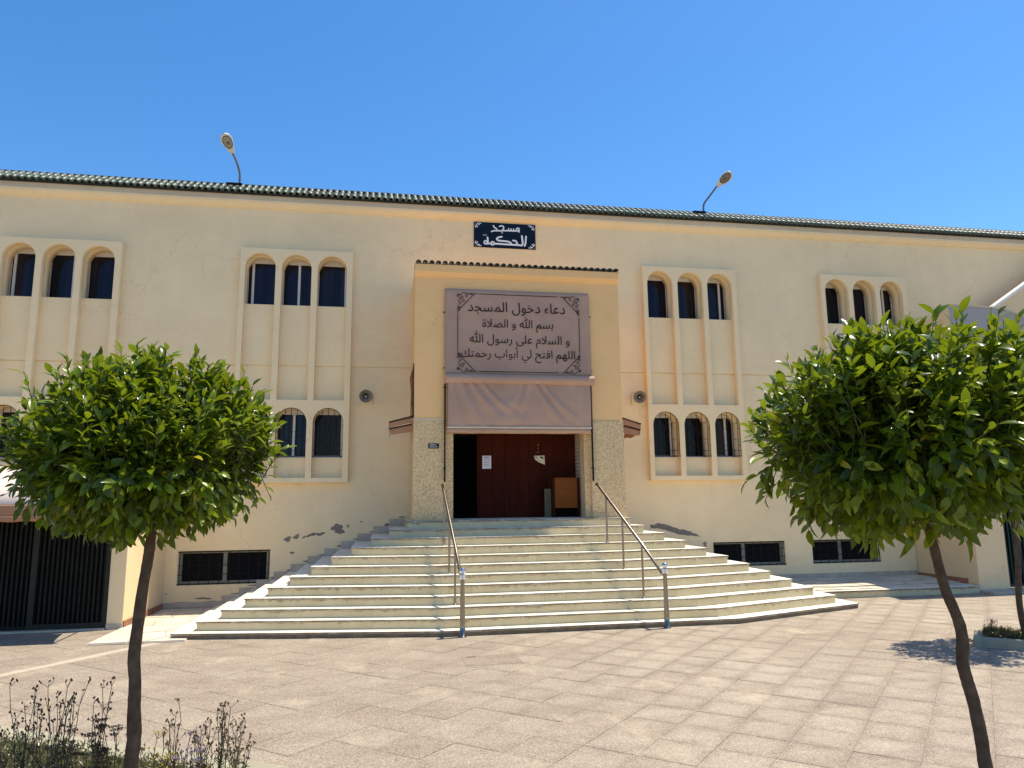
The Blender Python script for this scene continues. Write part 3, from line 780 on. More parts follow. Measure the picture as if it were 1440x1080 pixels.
def lettering(text, width, cx, zbase, y, mat, parent, off, zscale=1.0, bold=.0):
    cu = bpy.data.curves.new('lettering', 'FONT'); cu.body = shape_ar(text); cu.align_x = 'CENTER'; cu.extrude = .004; cu.offset = bold
    cu.bevel_depth = .005; cu.bevel_resolution = 0
    t = bpy.data.objects.new('tmp', cu); COL.objects.link(t); bpy.context.view_layer.update()
    me = bpy.data.meshes.new_from_object(t.evaluated_get(bpy.context.evaluated_depsgraph_get()))
    bpy.data.objects.remove(t); bpy.data.curves.remove(cu)
    xs = [v.co.x for v in me.vertices]; w = max(xs)-min(xs); s = width/w; mx = (max(xs)+min(xs))/2
    for v in me.vertices:
        a, b, c = v.co; v.co = (cx+(a-mx)*s-off.x, y-c*.25-off.y, zbase+b*s*zscale-off.z)
    me.materials.clear(); me.materials.append(mat); me.name = 'lettering'
    o = link(bpy.data.objects.new('lettering', me), parent); o['kind'] = 'stuff'
    return o
def stroke(m, pts, w, y, d=.003, round_ends=True):
    """flat ribbon through (x, z) points, standing y..y-d proud"""
    pts = [Vector(p) for p in pts]; n = len(pts); L = []; Rr = []
    for i, p in enumerate(pts):
        a = pts[max(i-1, 0)]; b = pts[min(i+1, n-1)]; t = (b-a)
        t = t.normalized() if t.length > 1e-9 else Vector((1, 0)); q = Vector((-t.y, t.x))*w/2
        L.append(p+q); Rr.append(p-q)
    for i in range(n-1):
        q = [Rr[i], Rr[i+1], L[i+1], L[i]]
        m.prism_y([(v.x, v.y) for v in q], y-d-R.uniform(0, .0006), y)
    if round_ends:
        for p in (pts[0], pts[-1]): m.prism_y([(p.x+w/2*math.cos(a*math.pi/4), p.y+w/2*math.sin(a*math.pi/4)) for a in range(8)], y-d*.9, y)
def curve_pts(ctrl, n=6):
    P = [Vector(c) for c in ctrl]; out = []
    for i in range(len(P)-1):
        p0 = P[max(i-1, 0)]; p1 = P[i]; p2 = P[i+1]; p3 = P[min(i+2, len(P)-1)]
        for k in range(n):
            t = k/n; out.append(.5*((2*p1)+(p2-p0)*t+(2*p0-5*p1+4*p2-p3)*t*t+(3*p1-p0-3*p2+p3)*t**3))
    return out+[P[-1]]
Z0 = Vector((0, 0, 0))

# banner with the printed prayer
BX0, BX1, BZ0, BZ1 = 1.24, 4.46, 4.93, 6.82; BY = PY-.06
BO = Vector((2.85, PY, 4.95))
banner = thing('banner', 'mauve canvas banner with four lines of black Arabic prayer text above the doorway', 'banner', BO)
bm_ = MB(); nx, nz = 44, 26
for j in range(nz+1):
    for i in range(nx+1):
        u = i/nx; v = j/nz
        yy = BY+.006*math.sin(u*9+v*3)+.004*math.sin(v*11+u*4)-.012*(1-v)**4
        bm_.v.append((BX0+(BX1-BX0)*u+.02*(1-v)*(u-.3)-BO.x, yy-BO.y, BZ0+(BZ1-BZ0)*v-BO.z))
for j in range(nz):
    for i in range(nx): a = j*(nx+1)+i; bm_.f.append((a, a+1, a+nx+2, a+nx+1)); bm_.sm.append(True)
clo = bm_.build('canvas', M_FAB, banner)
so = clo.modifiers.new('solid', 'SOLIDIFY'); so.thickness = .004; so.offset = -1
def bu(u, v): return (BX0+(BX1-BX0)*u, BZ1-(BZ1-BZ0)*v)
YT = BY-.016
for txt, u, v, wf in (('دعاء دخول المسجد', .49, .262, .675), ('بسم الله و الصلاة', .497, .445, .49), ('و السلام على رسول الله', .51, .630, .69), ('اللهم افتح لي أبواب رحمتك', .498, .80, .786)):
    x, z = bu(u, v); lettering(txt, wf*(BX1-BX0), x, z, YT, M_PRINT, banner, BO, 1.08, -.006)
fm = MB()
def line(u0, v0, u1, v1, w=.014): stroke(fm, [Vector(bu(u0, v0))-BO.xz, Vector(bu(u1, v1))-BO.xz], w, YT-BO.y)
fu0, fu1, fv0, fv1 = .085, .925, .055, .965
line(fu0+.145, fv0, fu1-.155, fv0); line(fu0+.145, fv1, fu1-.155, fv1)
line(fu0, fv0+.25, fu0, fv1-.25); line(fu1, fv0+.25, fu1, fv1-.25)
fm.build('frame_line', M_PRINT, banner)
for su, sv, cu_, cv in ((1, 1, fu0, fv0), (-1, 1, fu1, fv0), (1, -1, fu0, fv1), (-1, -1, fu1, fv1)):
    cm_ = MB()
    def q(a, b): return Vector(bu(cu_+su*a, cv+sv*b))-BO.xz
    stroke(cm_, [q(0, .205), q(.115, 0)], .014, YT-BO.y); stroke(cm_, [q(0, .145), q(0, .235)], .012, YT-BO.y); stroke(cm_, [q(.07, 0), q(.132, 0)], .012, YT-BO.y)
    for (ca, cb, rr, ph, tr) in ((.016, .118, .050, 0.4, 1), (.026, .058, .056, 2.2, -1), (.058, .022, .050, 4.0, 1), (.008, .165, .034, 1, -1), (.088, .006, .034, 5, 1), (.040, .088, .030, 3, 1), (.004, .020, .034, 0, 1), (.012, .200, .02, 2, 1)):
        pts = []
        for k in range(15):
            t = k/14; a = ph+tr*t*7.5; r_0 = .72*rr*(1-.8*t); c = q(ca, cb); pts.append(Vector((c.x+su*r_0*math.cos(a)*1.15, c.y+r_0*math.sin(a)*1.15)))
        stroke(cm_, pts, .0085, YT-BO.y)
    stroke(cm_, curve_pts([q(.0, .10), q(.015, .06), q(-.006, .03), q(.02, .02)]), .010, YT-BO.y)
    stroke(cm_, curve_pts([q(.02, .02), q(.04, -.012), q(.06, .004), q(.075, -.004)]), .010, YT-BO.y)
    cm_.build('corner_ornament', M_PRINT, banner)
for u, v in ((-.008, .28), (1.008, .28), (-.008, .93), (1.008, .93)):
    x, z = bu(u, v); MB().tube([(x-BO.x, PY+.0-BO.y, z-BO.z), (x-BO.x, PY-.05-BO.y, z-BO.z)], .014, 6).build('hook', M_IRON, banner)

# roller awning hanging over the doorway
AO = Vector((2.85, PY, 4.70))
aw = thing('awning', 'mauve drop awning hanging in folds over the upper doorway from a rolled tube', 'awning', AO)
pr = []
for k in range(13):
    a = math.pi*(.5+k/12*1.0)
    pr.append((PY-.12+.105*math.cos(a)-AO.y, 4.825+.105*math.sin(a)-AO.z))
pr = [(PY-.002-AO.y, 4.93-AO.z)]+pr+[(PY-.002-AO.y, 4.72-AO.z)]
MB().prism_x(pr, 1.245-AO.x, 4.505-AO.x).build('roller_cover', M_FAB, aw, .01)
am = MB(); nx, nz = 110, 46; ax0, ax1, az0, az1 = 1.30, 4.42, 3.79, 4.74
for j in range(nz+1):
    for i in range(nx+1):
        u = i/nx; v = 1-j/nz   # v: 0 at top
        top = (1-v)
        d = 0
        for (u0, sl, wd, amp, f0, f1) in ((.03, .07, .012, .020, 1, .5), (.09, .15, .016, .036, 1, .25), (.16, .26, .018, .034, 1, .15), (.235, .33, .016, .030, 1, .0), (.60, .22, .014, .040, 1, .12), (.655, .30, .018, .030, .9, .1), (.575, .10, .012, .020, .7, .2), (.56, -.13, .016, .024, .9, .0), (.50, -.17, .018, .018, .7, .1), (.93, -.05, .012, .010, 1, .4)):
            c = u0+sl*v**1.25; f = f0+(f1-f0)*v; w2 = wd*(1+1.6*v); q = (u-c)/w2
            d += amp*f*(math.exp(-q*q)-.45*math.exp(-((q-1.7)**2)))
        d += .008*math.sin(v*17+((u-.40)*3.2)**2)*max(0, 1-abs(u-.42)*3.2)*v
        d += .05*math.exp(-v*9)*(.5+.5*math.sin(u*31))*.35
        y = PY-.11-d*1.55-.03*math.sin(v*math.pi)
        am.v.append((ax0+(ax1-ax0)*u-AO.x, y-AO.y, az1+(az0-az1)*v-AO.z))
for j in range(nz):
    for i in range(nx): a = j*(nx+1)+i; am.f.append((a, a+nx+1, a+nx+2, a+1)); am.sm.append(True)
cv = am.build('canvas', M_FAB, aw); so = cv.modifiers.new('solid', 'SOLIDIFY'); so.thickness = .003
MB().tube([(1.29-AO.x, -.115, 3.785-AO.z), (4.43-AO.x, -.115, 3.785-AO.z)], .019, 10).build('bottom_bar', simple('fabric_sleeve', (.62, .52, .40), .6), aw)
vm = MB(); n = 60
for i in range(n+1):
    u = i/n; x = 1.31+(4.41-1.31)*u-AO.x; zz = 3.655+.010*abs(math.sin(u*math.pi*11))+.004*math.sin(u*23)
    vm.v += [(x, -.105, 3.775-AO.z), (x, -.085+.012*math.sin(u*math.pi*22), zz-AO.z)]
for i in range(n): vm.f.append((2*i, 2*i+1, 2*i+3, 2*i+2)); vm.sm.append(True)
vo = vm.build('valance', M_FAB, aw); so = vo.modifiers.new('solid', 'SOLIDIFY'); so.thickness = .003
for x in (1.243, 4.447):
    MB().box(x-.016-AO.x, x+.016-AO.x, -.085, -.045, 2.64-AO.z, 4.715-AO.z).build('guide_rail', M_IRON, aw, .003)
    for z in (2.92, 4.64): MB().box(x-.03-AO.x, x+.03-AO.x, -.044, -.019, z-.012-AO.z, z+.012-AO.z).build('bracket', M_IRON, aw)

# two small side awnings on the flanks of the entrance block
def side_awning(sx, label):
    o = thing('side_awning', label, 'awning', (PX0 if sx < 0 else PX1, 15.9, 3.9), group=None)
    b = MB(); out = .52 if sx < 0 else .46; s = sx
    def X(d): return s*d
    # fabric sheet sloping outward and a drooping front flap
    fa = MB(); n = 14
    for i in range(n+1):
        t = i/n; y = -.50+1.1*t; dz = .018*math.sin(t*9)
        fa.v += [(X(.02), y, .14), (X(out*.5), y, .075+dz*.5), (X(out), y, .0+dz*.2), (X(out-.01), y, -.10+dz), (X(out-.03), y, -.24+dz), (X(.10), y, -.16+dz*.6)]
    for i in range(n):
        for k in range(4): a = i*6+k; fa.f.append((a, a+1, a+7, a+6)); fa.sm.append(True)
    c = fa.build('canvas', M_FABB, o); m = c.modifiers.new('solid', 'SOLIDIFY'); m.thickness = .006
    # folded layer visible at the open end
    en = MB()
    en.add([(X(.03), -.505, .10), (X(out-.01), -.505, -.02), (X(out-.02), -.505, -.11), (X(.05), -.505, .0)], [(0, 1, 2, 3)])
    en.add([(X(.04), -.46, -.02), (X(out-.02), -.46, -.13), (X(out-.05), -.46, -.26), (X(.06), -.46, -.20)], [(0, 1, 2, 3)])
    c = en.build('end_flap', M_FABB, o); m = c.modifiers.new('solid', 'SOLIDIFY'); m.thickness = .006
    MB().bar((X(.0), -.51, .145), (X(out), -.51, .005), .018, .022).build('arm', M_IRON, o)
    MB().bar((X(.02), .60, .145), (X(out), .60, .005), .018, .022).build('arm', M_IRON, o)
    MB().bar((X(.05), -.47, -.035), (X(out), -.47, -.135), .02, .03).build('arm', M_IRON, o)
    if sx < 0:
        MB().box(-.035, -.014, -.56, -.50, .10, 1.26).build('guide_rail', M_IRON, o)
        MB().box(-.033, -.014, .55, .60, .10, 1.26).build('guide_rail', M_IRON, o)
        fl = MB().add([(-.02, -.49, 1.22), (-.05, -.30, 1.12), (-.09, -.30, .98), (-.03, -.49, .14), (-.02, -.2, .14), (-.02, -.2, 1.22)], [(0, 1, 2, 3, 4, 5)])
        c = fl.build('loose_flap', M_FABB, o); m = c.modifiers.new('solid', 'SOLIDIFY'); m.thickness = .005
    return o
side_awning(-1, 'small brown side awning with tall black rail left of the entrance block')
side_awning(1, 'small crumpled brown side awning right of the entrance block')

# blue name sign
SO = Vector((2.91, 17.26, 8.87))
sign = thing('name_sign', 'dark navy enamel sign with white Arabic lettering high under the eaves', 'sign', SO)
MB().box(-.79, .79, -.0, .022, -.33, .33).build('sign_panel', M_NAVY, sign, .004)
def sp(x, y): return Vector(((x-268)/889*1.58-.79, .33-(y-(125+.0709*(x-268)))/351*.66))
sm_ = MB(); yS = 0.0
def ss(pts, w=.046, curved=True): stroke(sm_, curve_pts([sp(*p) for p in pts], 5) if curved else [sp(*p) for p in pts], w, yS)
def ring(cx, cy, r, w=.042): ss([(cx+r*math.cos(a*math.pi/5), cy+r*math.sin(a*math.pi/5)) for a in range(11)], w)
ring(900, 248, 20, .034); ss([(918, 255), (916, 285)], .036)
ss([(884, 268), (845, 270), (800, 266), (745, 262), (690, 262), (640, 262), (560, 258)], .036)
ss([(842, 268), (838, 240)], .032); ss([(806, 266), (802, 238)], .032); ss([(770, 264), (766, 234)], .032)
ss([(636, 198), (668, 192), (694, 208), (690, 240), (672, 262)], .034)
ss([(672, 288), (673, 291)], .05); ss([(604, 258), (590, 232), (562, 212), (548, 188)], .034); ss([(575, 258), (540, 262), (520, 270)], .036)
ss([(1018, 350), (1014, 400), (1008, 450), (996, 482)], .044); ss([(958, 342), (964, 400), (968, 450), (952, 474), (900, 468), (820, 462), (700, 452), (560, 440)], .046)
ss([(828, 402), (868, 412), (884, 436), (886, 464)], .042)
ss([(806, 460), (796, 436), (760, 418), (700, 408), (640, 402), (598, 388), (600, 366), (630, 352), (668, 346)], .042)
ring(534, 436, 22, .038); ss([(520, 440), (492, 438), (470, 430), (466, 390), (462, 352)], .044)
ring(436, 420, 22, .038); ss([(455, 440), (470, 436)], .04); ss([(410, 316), (411, 318)], .05); ss([(440, 318), (441, 320)], .05)
sm_.build('lettering', M_WHITEP, sign)
for sx in (-1, 1):
    for sz in (-1, 1):
        om = MB()
        for (a0, b0, a1, b1, w) in ((.735, .25, .70, .20, .034), (.705, .285, .655, .262, .034), (.745, .30, .747, .302, .024), (.76, .225, .742, .18, .026), (.66, .305, .61, .292, .024)):
            stroke(om, [Vector((sx*a0, sz*b0)), Vector((sx*a1, sz*b1))], w*.75, yS)
        om.build('petal_ornament', M_WHITEP, sign)

# small black notice on the left stone pillar
pl = thing('door_plaque', 'tiny black plaque with two lines of white writing on the left stone pillar', 'plaque', (1.01, PY-.02, 3.395))
MB().box(-.112, .112, -.014, 0, -.052, .052).build('plaque_panel', M_PRINT, pl, .003)
for zr, xa, xb, nm in ((.018, -.078, .055, 9), (-.022, -.088, .075, 12)):
    wm = MB(); x = xa
    while x < xb:
        w_ = R.uniform(.010, .022)
        stroke(wm, curve_pts([(x, zr+R.uniform(-.004, .002)), (x+w_*.5, zr+R.uniform(-.004, .014)), (x+w_, zr+R.uniform(-.004, .002))], 3), .008, -.014)
        x += w_*.9
    wm.build('writing', M_WHITEP, pl)

# papers on the door
def paper(px, pz, w, h, label, mat, torn=False):
    t = thing('notice', label, 'notice', (px, DY-.004, pz))
    m = MB(); poly = [(-w/2, -h/2), (w/2, -h/2), (w/2, h/2), (-w/2, h/2)] if not torn else [(-w/2+.10, -h/2+.05), (w/2, -h/2-.01), (w/2-.01, h/2), (-w/2, h/2-.01), (-w/2+.02, h/2-.09)]
    m.prism_y(poly, -.003, 0); m.build('sheet', mat, t); m = MB()
    if torn:
        m.prism_y([(w/2-.10, h/2-.06), (w/2-.03, h/2-.08), (w/2-.05, h/2-.03), (w/2-.12, h/2-.025)], -.005, -.0031); m.prism_y(rect(-w/2+.03, -w/2+.06, h/2-.05, h/2-.025), -.005, -.0031)
    else:
        for i in range(4): m.prism_y(rect(-.05+i*.028, -.035+i*.028, h/2-.05, h/2-.02), -.005, -.0031)
        for i in range(5): m.prism_y(rect(-w/2+.03, w/2-.03-.02*(i % 2), h/2-.09-i*.035, h/2-.085-i*.035), -.004, -.0031)
    m.build('print_mark', M_PRINT, t)
paper(2.25, 3.10, .20, .29, 'plain white sheet of paper pinned at the left edge of the wooden door', M_PAPER)
paper(3.455, 3.15, .25, .20, 'torn yellowish paper stuck on the middle of the wooden door', M_PAPER2, True)
sc_ = thing('door_knob_row', 'three small pale studs in a vertical row above the torn paper on the door', 'studs', (3.43, DY-.004, 3.42))
for k in range(3): MB().lathe([(.001, .012), (.016, .010), (.018, 0)], (R.uniform(-.005, .005), 0, -.09+.08*k), 10, 'y').build('stud', simple('dull_brass', (.25, .17, .12), .5, .4), sc_)

# wooden cabinet and board by the right jamb
CO = Vector((3.95, 15.75, 1.874))
cab = thing('cabinet', 'orange wooden shoe cabinet standing inside the doorway by the right jamb', 'cabinet', CO)
MB().box(-.24, .27, 0, .02, .20, .82).build('front_panel', M_CAB, cab, .003)
MB().box(-.30, -.241, -.01, .36, 0, .86).build('side_panel', M_DOOR, cab, .003)
MB().box(.271, .31, -.01, .36, 0, .86).build('side_panel', M_DOOR, cab, .003)
MB().box(-.24, .27, -.01, .36, .821, .86).build('top_board', M_CAB, cab, .003)
MB().box(-.24, .27, .33, .35, .0, .82).build('back_panel', M_DARK, cab)
MB().box(-.24, .27, .021, .32, .20, .22).build('shelf', M_DARK, cab)
bd = thing('board', 'narrow olive board leaning against the left side of the wooden cabinet', 'board', (3.56, 15.80, 1.874))
MB().box(-.075, .075, 0, .022, 0, .62).build('plank', M_PLANK, bd, .002)
b2 = MB().box(-.10, -.004, .06, .08, .0, .84).build('rail_board', M_DOOR, bd, .002); b2.location.x = .13

# horn loudspeakers on the facade
def speaker(x, z, rz, label, sgn):
    t = thing('loudspeaker', label, 'loudspeaker', (x, 17.28, z), 0, 'horn loudspeakers on the facade')
    hm = MB().lathe([(.022, -.02), (.030, .05), (.045, .12), (.075, .19), (.115, .235), (.148, .255), (.153, .262), (.148, .266), (.112, .245), (.070, .200), (.040, .13), (.024, .06)], (0, 0, 0), 28, 'y')
    h_ = hm.build('horn', simple('speaker_grey', (.17, .145, .11), .5, 0, .12, 6), t)
    d = MB().lathe([(.052, .10), (.056, .03), (.052, -.06), (.001, -.06)], (0, 0, 0), 18, 'y').build('driver', M_IRON, t)
    p = MB().lathe([(.001, .235), (.012, .232), (.018, .222), (.020, .19), (.014, .15)], (0, 0, -.01), 14, 'y').build('reflector', M_WHITEP, t)
    for o in (h_, d, p): o.location = (0, -.14, 0); o.rotation_euler = (math.radians(14), 0, rz)
    b = MB(); b.tube([(sgn*.02, 0, .06), (sgn*.04, -.10, .08), (sgn*.03, -.18, .05)], .008, 6); b.tube([(sgn*.03, 0, -.10), (sgn*.04, -.09, -.09), (sgn*.03, -.16, -.05)], .008, 6)
    b.box(sgn*.03-.02, sgn*.03+.02, -.012, .015, -.12, .09)
    b.build('bracket', M_IRON, t)
    MB().tube([(sgn*.02, -.10, .03), (sgn*.14, -.05, .10), (sgn*.17, -.01, .02), (sgn*.165, -.005, -.2)], .004, 5).build('cable', M_IRON, t)
speaker(-.46, 4.73, math.radians(3), 'grey horn loudspeaker on the wall left of the entrance block', 1)
speaker(6.25, 4.80, math.radians(-16), 'grey horn loudspeaker on the wall right of the entrance block', -1)

# roof floodlights
def roof_lamp(pts, head_dir, label, rs):
    b = Vector(pts[0]); t = thing('roof_lamp', label, 'lamp', b, 0, 'street lamp heads on the roof edge')
    P = [Vector(p)-b for p in pts]
    MB().tube(curve_pts(P, 6), .026, 10).build('pole', simple('lamp_pole', (.16, .15, .15), .5, .4), t)
    MB().box(-.30, .06, -.03, .03, -.02, .02).build('base_plate', M_IRON, t)
    e = P[-1]; hd = Vector(head_dir).normalized(); view = (Vector(CAM_POS)-(b+e)).normalized()
    nrm = (view-hd*view.dot(hd)).normalized(); sd = hd.cross(nrm)
    # egg-shaped housing along hd, glass side facing nrm
    def ring_at(s, w, up, dn, n=18):
        r = []
        for k in range(n):
            a = 2*math.pi*k/n; x = w*math.cos(a); y = math.sin(a); y = y*(up if y > 0 else dn)
            r.append(e+hd*s+sd*x-nrm*y)
        return r
    prof = [(0, .042), (.07, .066), (.18, .100), (.29, .128), (.37, .135), (.45, .115), (.50, .066), (.52, .01)]
    m = MB(); n = 18
    for s, w in prof: m.v += [tuple(v) for v in ring_at(s-.04, w, w*.85, .035, n)]
    for i in range(len(prof)-1):
        for k in range(n): m.f.append((i*n+k, i*n+(k+1) % n, (i+1)*n+(k+1) % n, (i+1)*n+k)); m.sm.append(True)
    m.add(ring_at(-.04, .045, .04, .035, n), [tuple(range(n))]); m.build('housing', simple('lamp_housing', (.62, .58, .48), .45, 0, .08, 8), t)
    # reflector bowl and lens
    m = MB(); c = e+hd*.27+nrm*.028
    def ell(f, dy, n=20): return [c+hd*(.155*f*math.cos(2*math.pi*k/n))+sd*(.100*f*math.sin(2*math.pi*k/n))+nrm*dy for k in range(n)]
    n = 20; rings = [ell(1.06, .002), ell(1.05, .016), ell(.98, .018), ell(.96, .004)]
    m.v = [tuple(v) for r in rings for v in r]
    for i in range(3):
        for k in range(n): m.f.append((i*n+k, i*n+(k+1) % n, (i+1)*n+(k+1) % n, (i+1)*n+k)); m.sm.append(True)
    m.build('gasket', M_IRON, t)
    m = MB(); m.add(ell(.97, .008), [tuple(range(n))]); lens = m.build('lens', simple('lamp_lens', (.17, .14, .09), .15, 0, .5, 22, spec=.8), t)
    m = MB(); q = c-hd*.02+nrm*.012; m.tube([q-sd*.03, q+sd*.03], .030, 10); m.build('bulb', simple('bulb_holder', (.10, .12, .11), .3), t)
roof_lamp([(-3.55, 17.35, 9.86), (-3.555, 17.32, 10.12), (-3.61, 17.22, 10.34), (-3.71, 17.12, 10.56)], (-.17, -.50, .36), 'curved street lamp on the left part of the roof, head tilted left', 1)
roof_lamp([(8.36, 17.35, 9.86), (8.37, 17.33, 10.08), (8.52, 17.25, 10.30), (8.72, 17.18, 10.57)], (.44, -.45, .42), 'curved street lamp on the right part of the roof, head tilted right', 2)

# ------------------------------------------------------------------ handrails
def handrail(X0, X1, posts, label):
    def X(y): return X0+(X1-X0)*(y-12.57)/2.43
    O = Vector((X0, 12.57, 0)); t = thing('handrail', label, 'handrail', O, 0, 'steel handrails on the stairs')
    def P(y, z): return (X(y)-O.x, y-O.y, z)
    # newel post with flared foot and ball
    MB().lathe([(.070, 0), (.070, .006), (.049, .010), (.048, .20), (.042, .50), (.036, .86), (.036, .93)], (0, 0, 0), 18).build('newel_post', M_STEEL, t)
    MB().lathe([(.030, .930), (.052, .940), (.054, .965), (.050, .975), (.050, .990), (.056, 1.00), (.054, 1.012), (.024, 1.02)], (0, 0, 0), 18).build('collar', M_CHROME, t)
    MB().lathe([(.012, 1.015), (.035, 1.025), (.052, 1.045), (.058, 1.068), (.052, 1.092), (.035, 1.113), (.001, 1.124)], (0, 0, 0), 20).build('ball_finial', M_CHROME, t)
    def rz(y): return .90+(2.55-.90)*(y-12.57)/(14.86-12.57)
    rp_ = [P(12.57, .91), P(12.66, .93), P(13.2, rz(13.2)), P(14.2, rz(14.2)), P(14.82, rz(14.82)), P(14.90, rz(14.88)+.01), P(14.93, rz(14.88)-.03)]
    MB().tube(rp_, .029, 12).build('rail', M_STEEL, t)
    for y in posts:
        k = int((y-T0)/TD)+1
        MB().tube([P(y, zk(k)), P(y, rz(y)-.02)], .021, 10).build('post', M_STEEL, t)
        MB().lathe([(.040, 0), (.040, .006), (.018, .014)], P(y, zk(k)), 14).build('flange', M_STEEL, t)
handrail(1.33, 1.16, [13.32, 13.98, 14.64], 'polished steel handrail on the left side of the stair flight')
handrail(4.93, 4.40, [13.28, 13.94, 14.54], 'polished steel handrail on the right side of the stair flight')

# ------------------------------------------------------------------ left wing with gate
LO = Vector((-6.5, 14.85, 0))
lw = thing('garage_wing', 'low cream wing with a dark slatted double gate at the left edge', 'building', LO)
def lbox(name, mat, x0, x1, y0, y1, z0, z1, bevel=0, parent=None):
    return MB().box(x0-LO.x, x1-LO.x, y0-LO.y, y1-LO.y, z0, z1).build(name, mat, parent or lw, bevel)
lbox('wall', M_WALL, -4.96, -4.68, 14.85, 17.27, -.03, 3.0, .01)
lbox('wall', M_WALL, -16, -4.961, 14.85, 15.1, 2.25, 3.0)
lbox('wall', M_WALL, -16, -8.6, 14.85, 15.1, -.03, 2.249)
lbox('roof', M_FASCIA, -16, -4.70, 14.87, 17.27, 3.001, 3.08)
lbox('skirting_board', M_REDSK, -4.679, -4.655, 14.86, 17.26, .028, .14)
lbox('skirting_board', M_SKIRT, -4.955, -4.67, 14.825, 14.849, -.01, .10)
lbox('inner_wall', M_DARK, -15.9, -4.97, 16.4, 16.5, -.03, 2.9)
lbox('gate_sill', M_SKIRT, -8.6, -4.965, 14.80, 15.08, -.01, .035)
def gate(name, x0, x1, y, z0, z1, xm, off, par, mat, step=.082):
    gf = MB()
    for a, b in zip([x0]+xm, xm+[x1]):
        gf.box(a-off.x, a+.05-off.x, y-off.y, y+.05-off.y, z0, z1); gf.box(b-.05-off.x, b-off.x, y-off.y, y+.05-off.y, z0, z1)
        gf.box(a+.051-off.x, b-.051-off.x, y+.002-off.y, y+.048-off.y, z0+.001, z0+.07); gf.box(a+.051-off.x, b-.051-off.x, y+.002-off.y, y+.048-off.y, z1-.07, z1-.001)
    g_ = gf.build(name, mat, par)
    sl = MB(); x = x0+.09
    while x < x1-.06:
        sl.box(x-.018-off.x, x+.018-off.x, y+.004-off.y, y+.034-off.y, z0+.06, z1-.06); x += step
    s_ = sl.build('slats', mat, g_); s_['kind'] = 'stuff'
    MB().box(x0-off.x, x1-off.x, y+.06-off.y, y+.07-off.y, z0, z1).build('backing_sheet', M_DARK, g_)
    return g_
M_GATE = simple('green_black_paint', (.010, .012, .009), .5, .1, .3, 7)
M_GATEF = simple('gate_frame', (.028, .030, .024), .45, .2, .2, 7)
gate('gate', -8.6, -4.965, 14.92, .04, 2.24, [-7.4, -6.26], LO, lw, M_GATE)
lbox('gate_post', M_GATEF, -6.31, -6.21, 14.89, 14.918, .04, 2.24)
lbox('gate_post', M_GATEF, -5.045, -4.966, 14.89, 14.918, .04, 2.24)
lbox('bottom_rail', M_GATEF, -6.209, -5.046, 14.895, 14.918, .04, .13)
# awning over the gate, its top in full sun
GO_ = Vector((-7.2, 14.8, 2.1)); ga = thing('gate_awning', 'sunlit mauve awning with a scalloped valance over the garage gate', 'awning', GO_)
gx1 = -4.50
m = MB(); nn_ = 40
for i in range(nn_+1):
    x = -9.4+(gx1+9.4)*i/nn_
    for (y, z) in ((14.84, 2.97), (14.5, 2.80+.006*math.sin(i)), (14.1, 2.55+.01*math.sin(i*.7)), (13.78, 2.27)): m.v.append((x-GO_.x, y-GO_.y, z-GO_.z))
for i in range(nn_):
    for k in range(3): a = i*4+k; m.f.append((a, a+1, a+5, a+4)); m.sm.append(True)
c = m.build('canvas', mat_fabric('sunlit_canvas', (.66, .54, .46)), ga); so = c.modifiers.new('solid', 'SOLIDIFY'); so.thickness = .004  # sunlit mauve canvas: the sun's brightness is put into this paler colour
MB().box(-9.42-GO_.x, gx1+.02-GO_.x, 13.72-GO_.y, 13.79-GO_.y, 2.10-GO_.z, 2.26-GO_.z).build('front_rail', M_FABB, ga, .012)
m = MB(); nn_ = 90
for i in range(nn_+1):
    x = -9.4+(gx1+9.4)*i/nn_-GO_.x; ph = (i % 9)/9
    m.v += [(x, 13.73-GO_.y, 2.12-GO_.z), (x, 13.725-GO_.y, 1.975+.022*(1-math.sin(ph*math.pi))-GO_.z)]
for i in range(nn_): m.f.append((2*i, 2*i+1, 2*i+3, 2*i+2)); m.sm.append(True)
c = m.build('valance', M_FABB, ga); so = c.modifiers.new('solid', 'SOLIDIFY'); so.thickness = .003
for x in (-9.3, gx1-.04): MB().tube([(x-GO_.x, 14.86-GO_.y, 2.3-GO_.z), (x-GO_.x, 13.76-GO_.y, 2.2-GO_.z)], .018, 8).build('arm', M_IRON, ga)

# ------------------------------------------------------------------ right wing
RO = Vector((14.2, 15.3, 0))
rw = thing('stair_wing', 'projecting beige and grey side wing with curved parapet behind the right tree', 'building', RO)
def rbox(name, mat, x0, x1, y0, y1, z0, z1, bevel=0): return MB().box(x0-RO.x, x1-RO.x, y0-RO.y, y1-RO.y, z0, z1).build(name, mat, rw, bevel)
# side wall with a top edge climbing toward the front
MB().prism_x([(15.305-RO.y, -.03), (15.305-RO.y, 6.86), (17.27-RO.y, 6.48), (17.27-RO.y, -.03)], 13.70-RO.x, 13.92-RO.x).build('side_wall', M_WINGR, rw, .008)
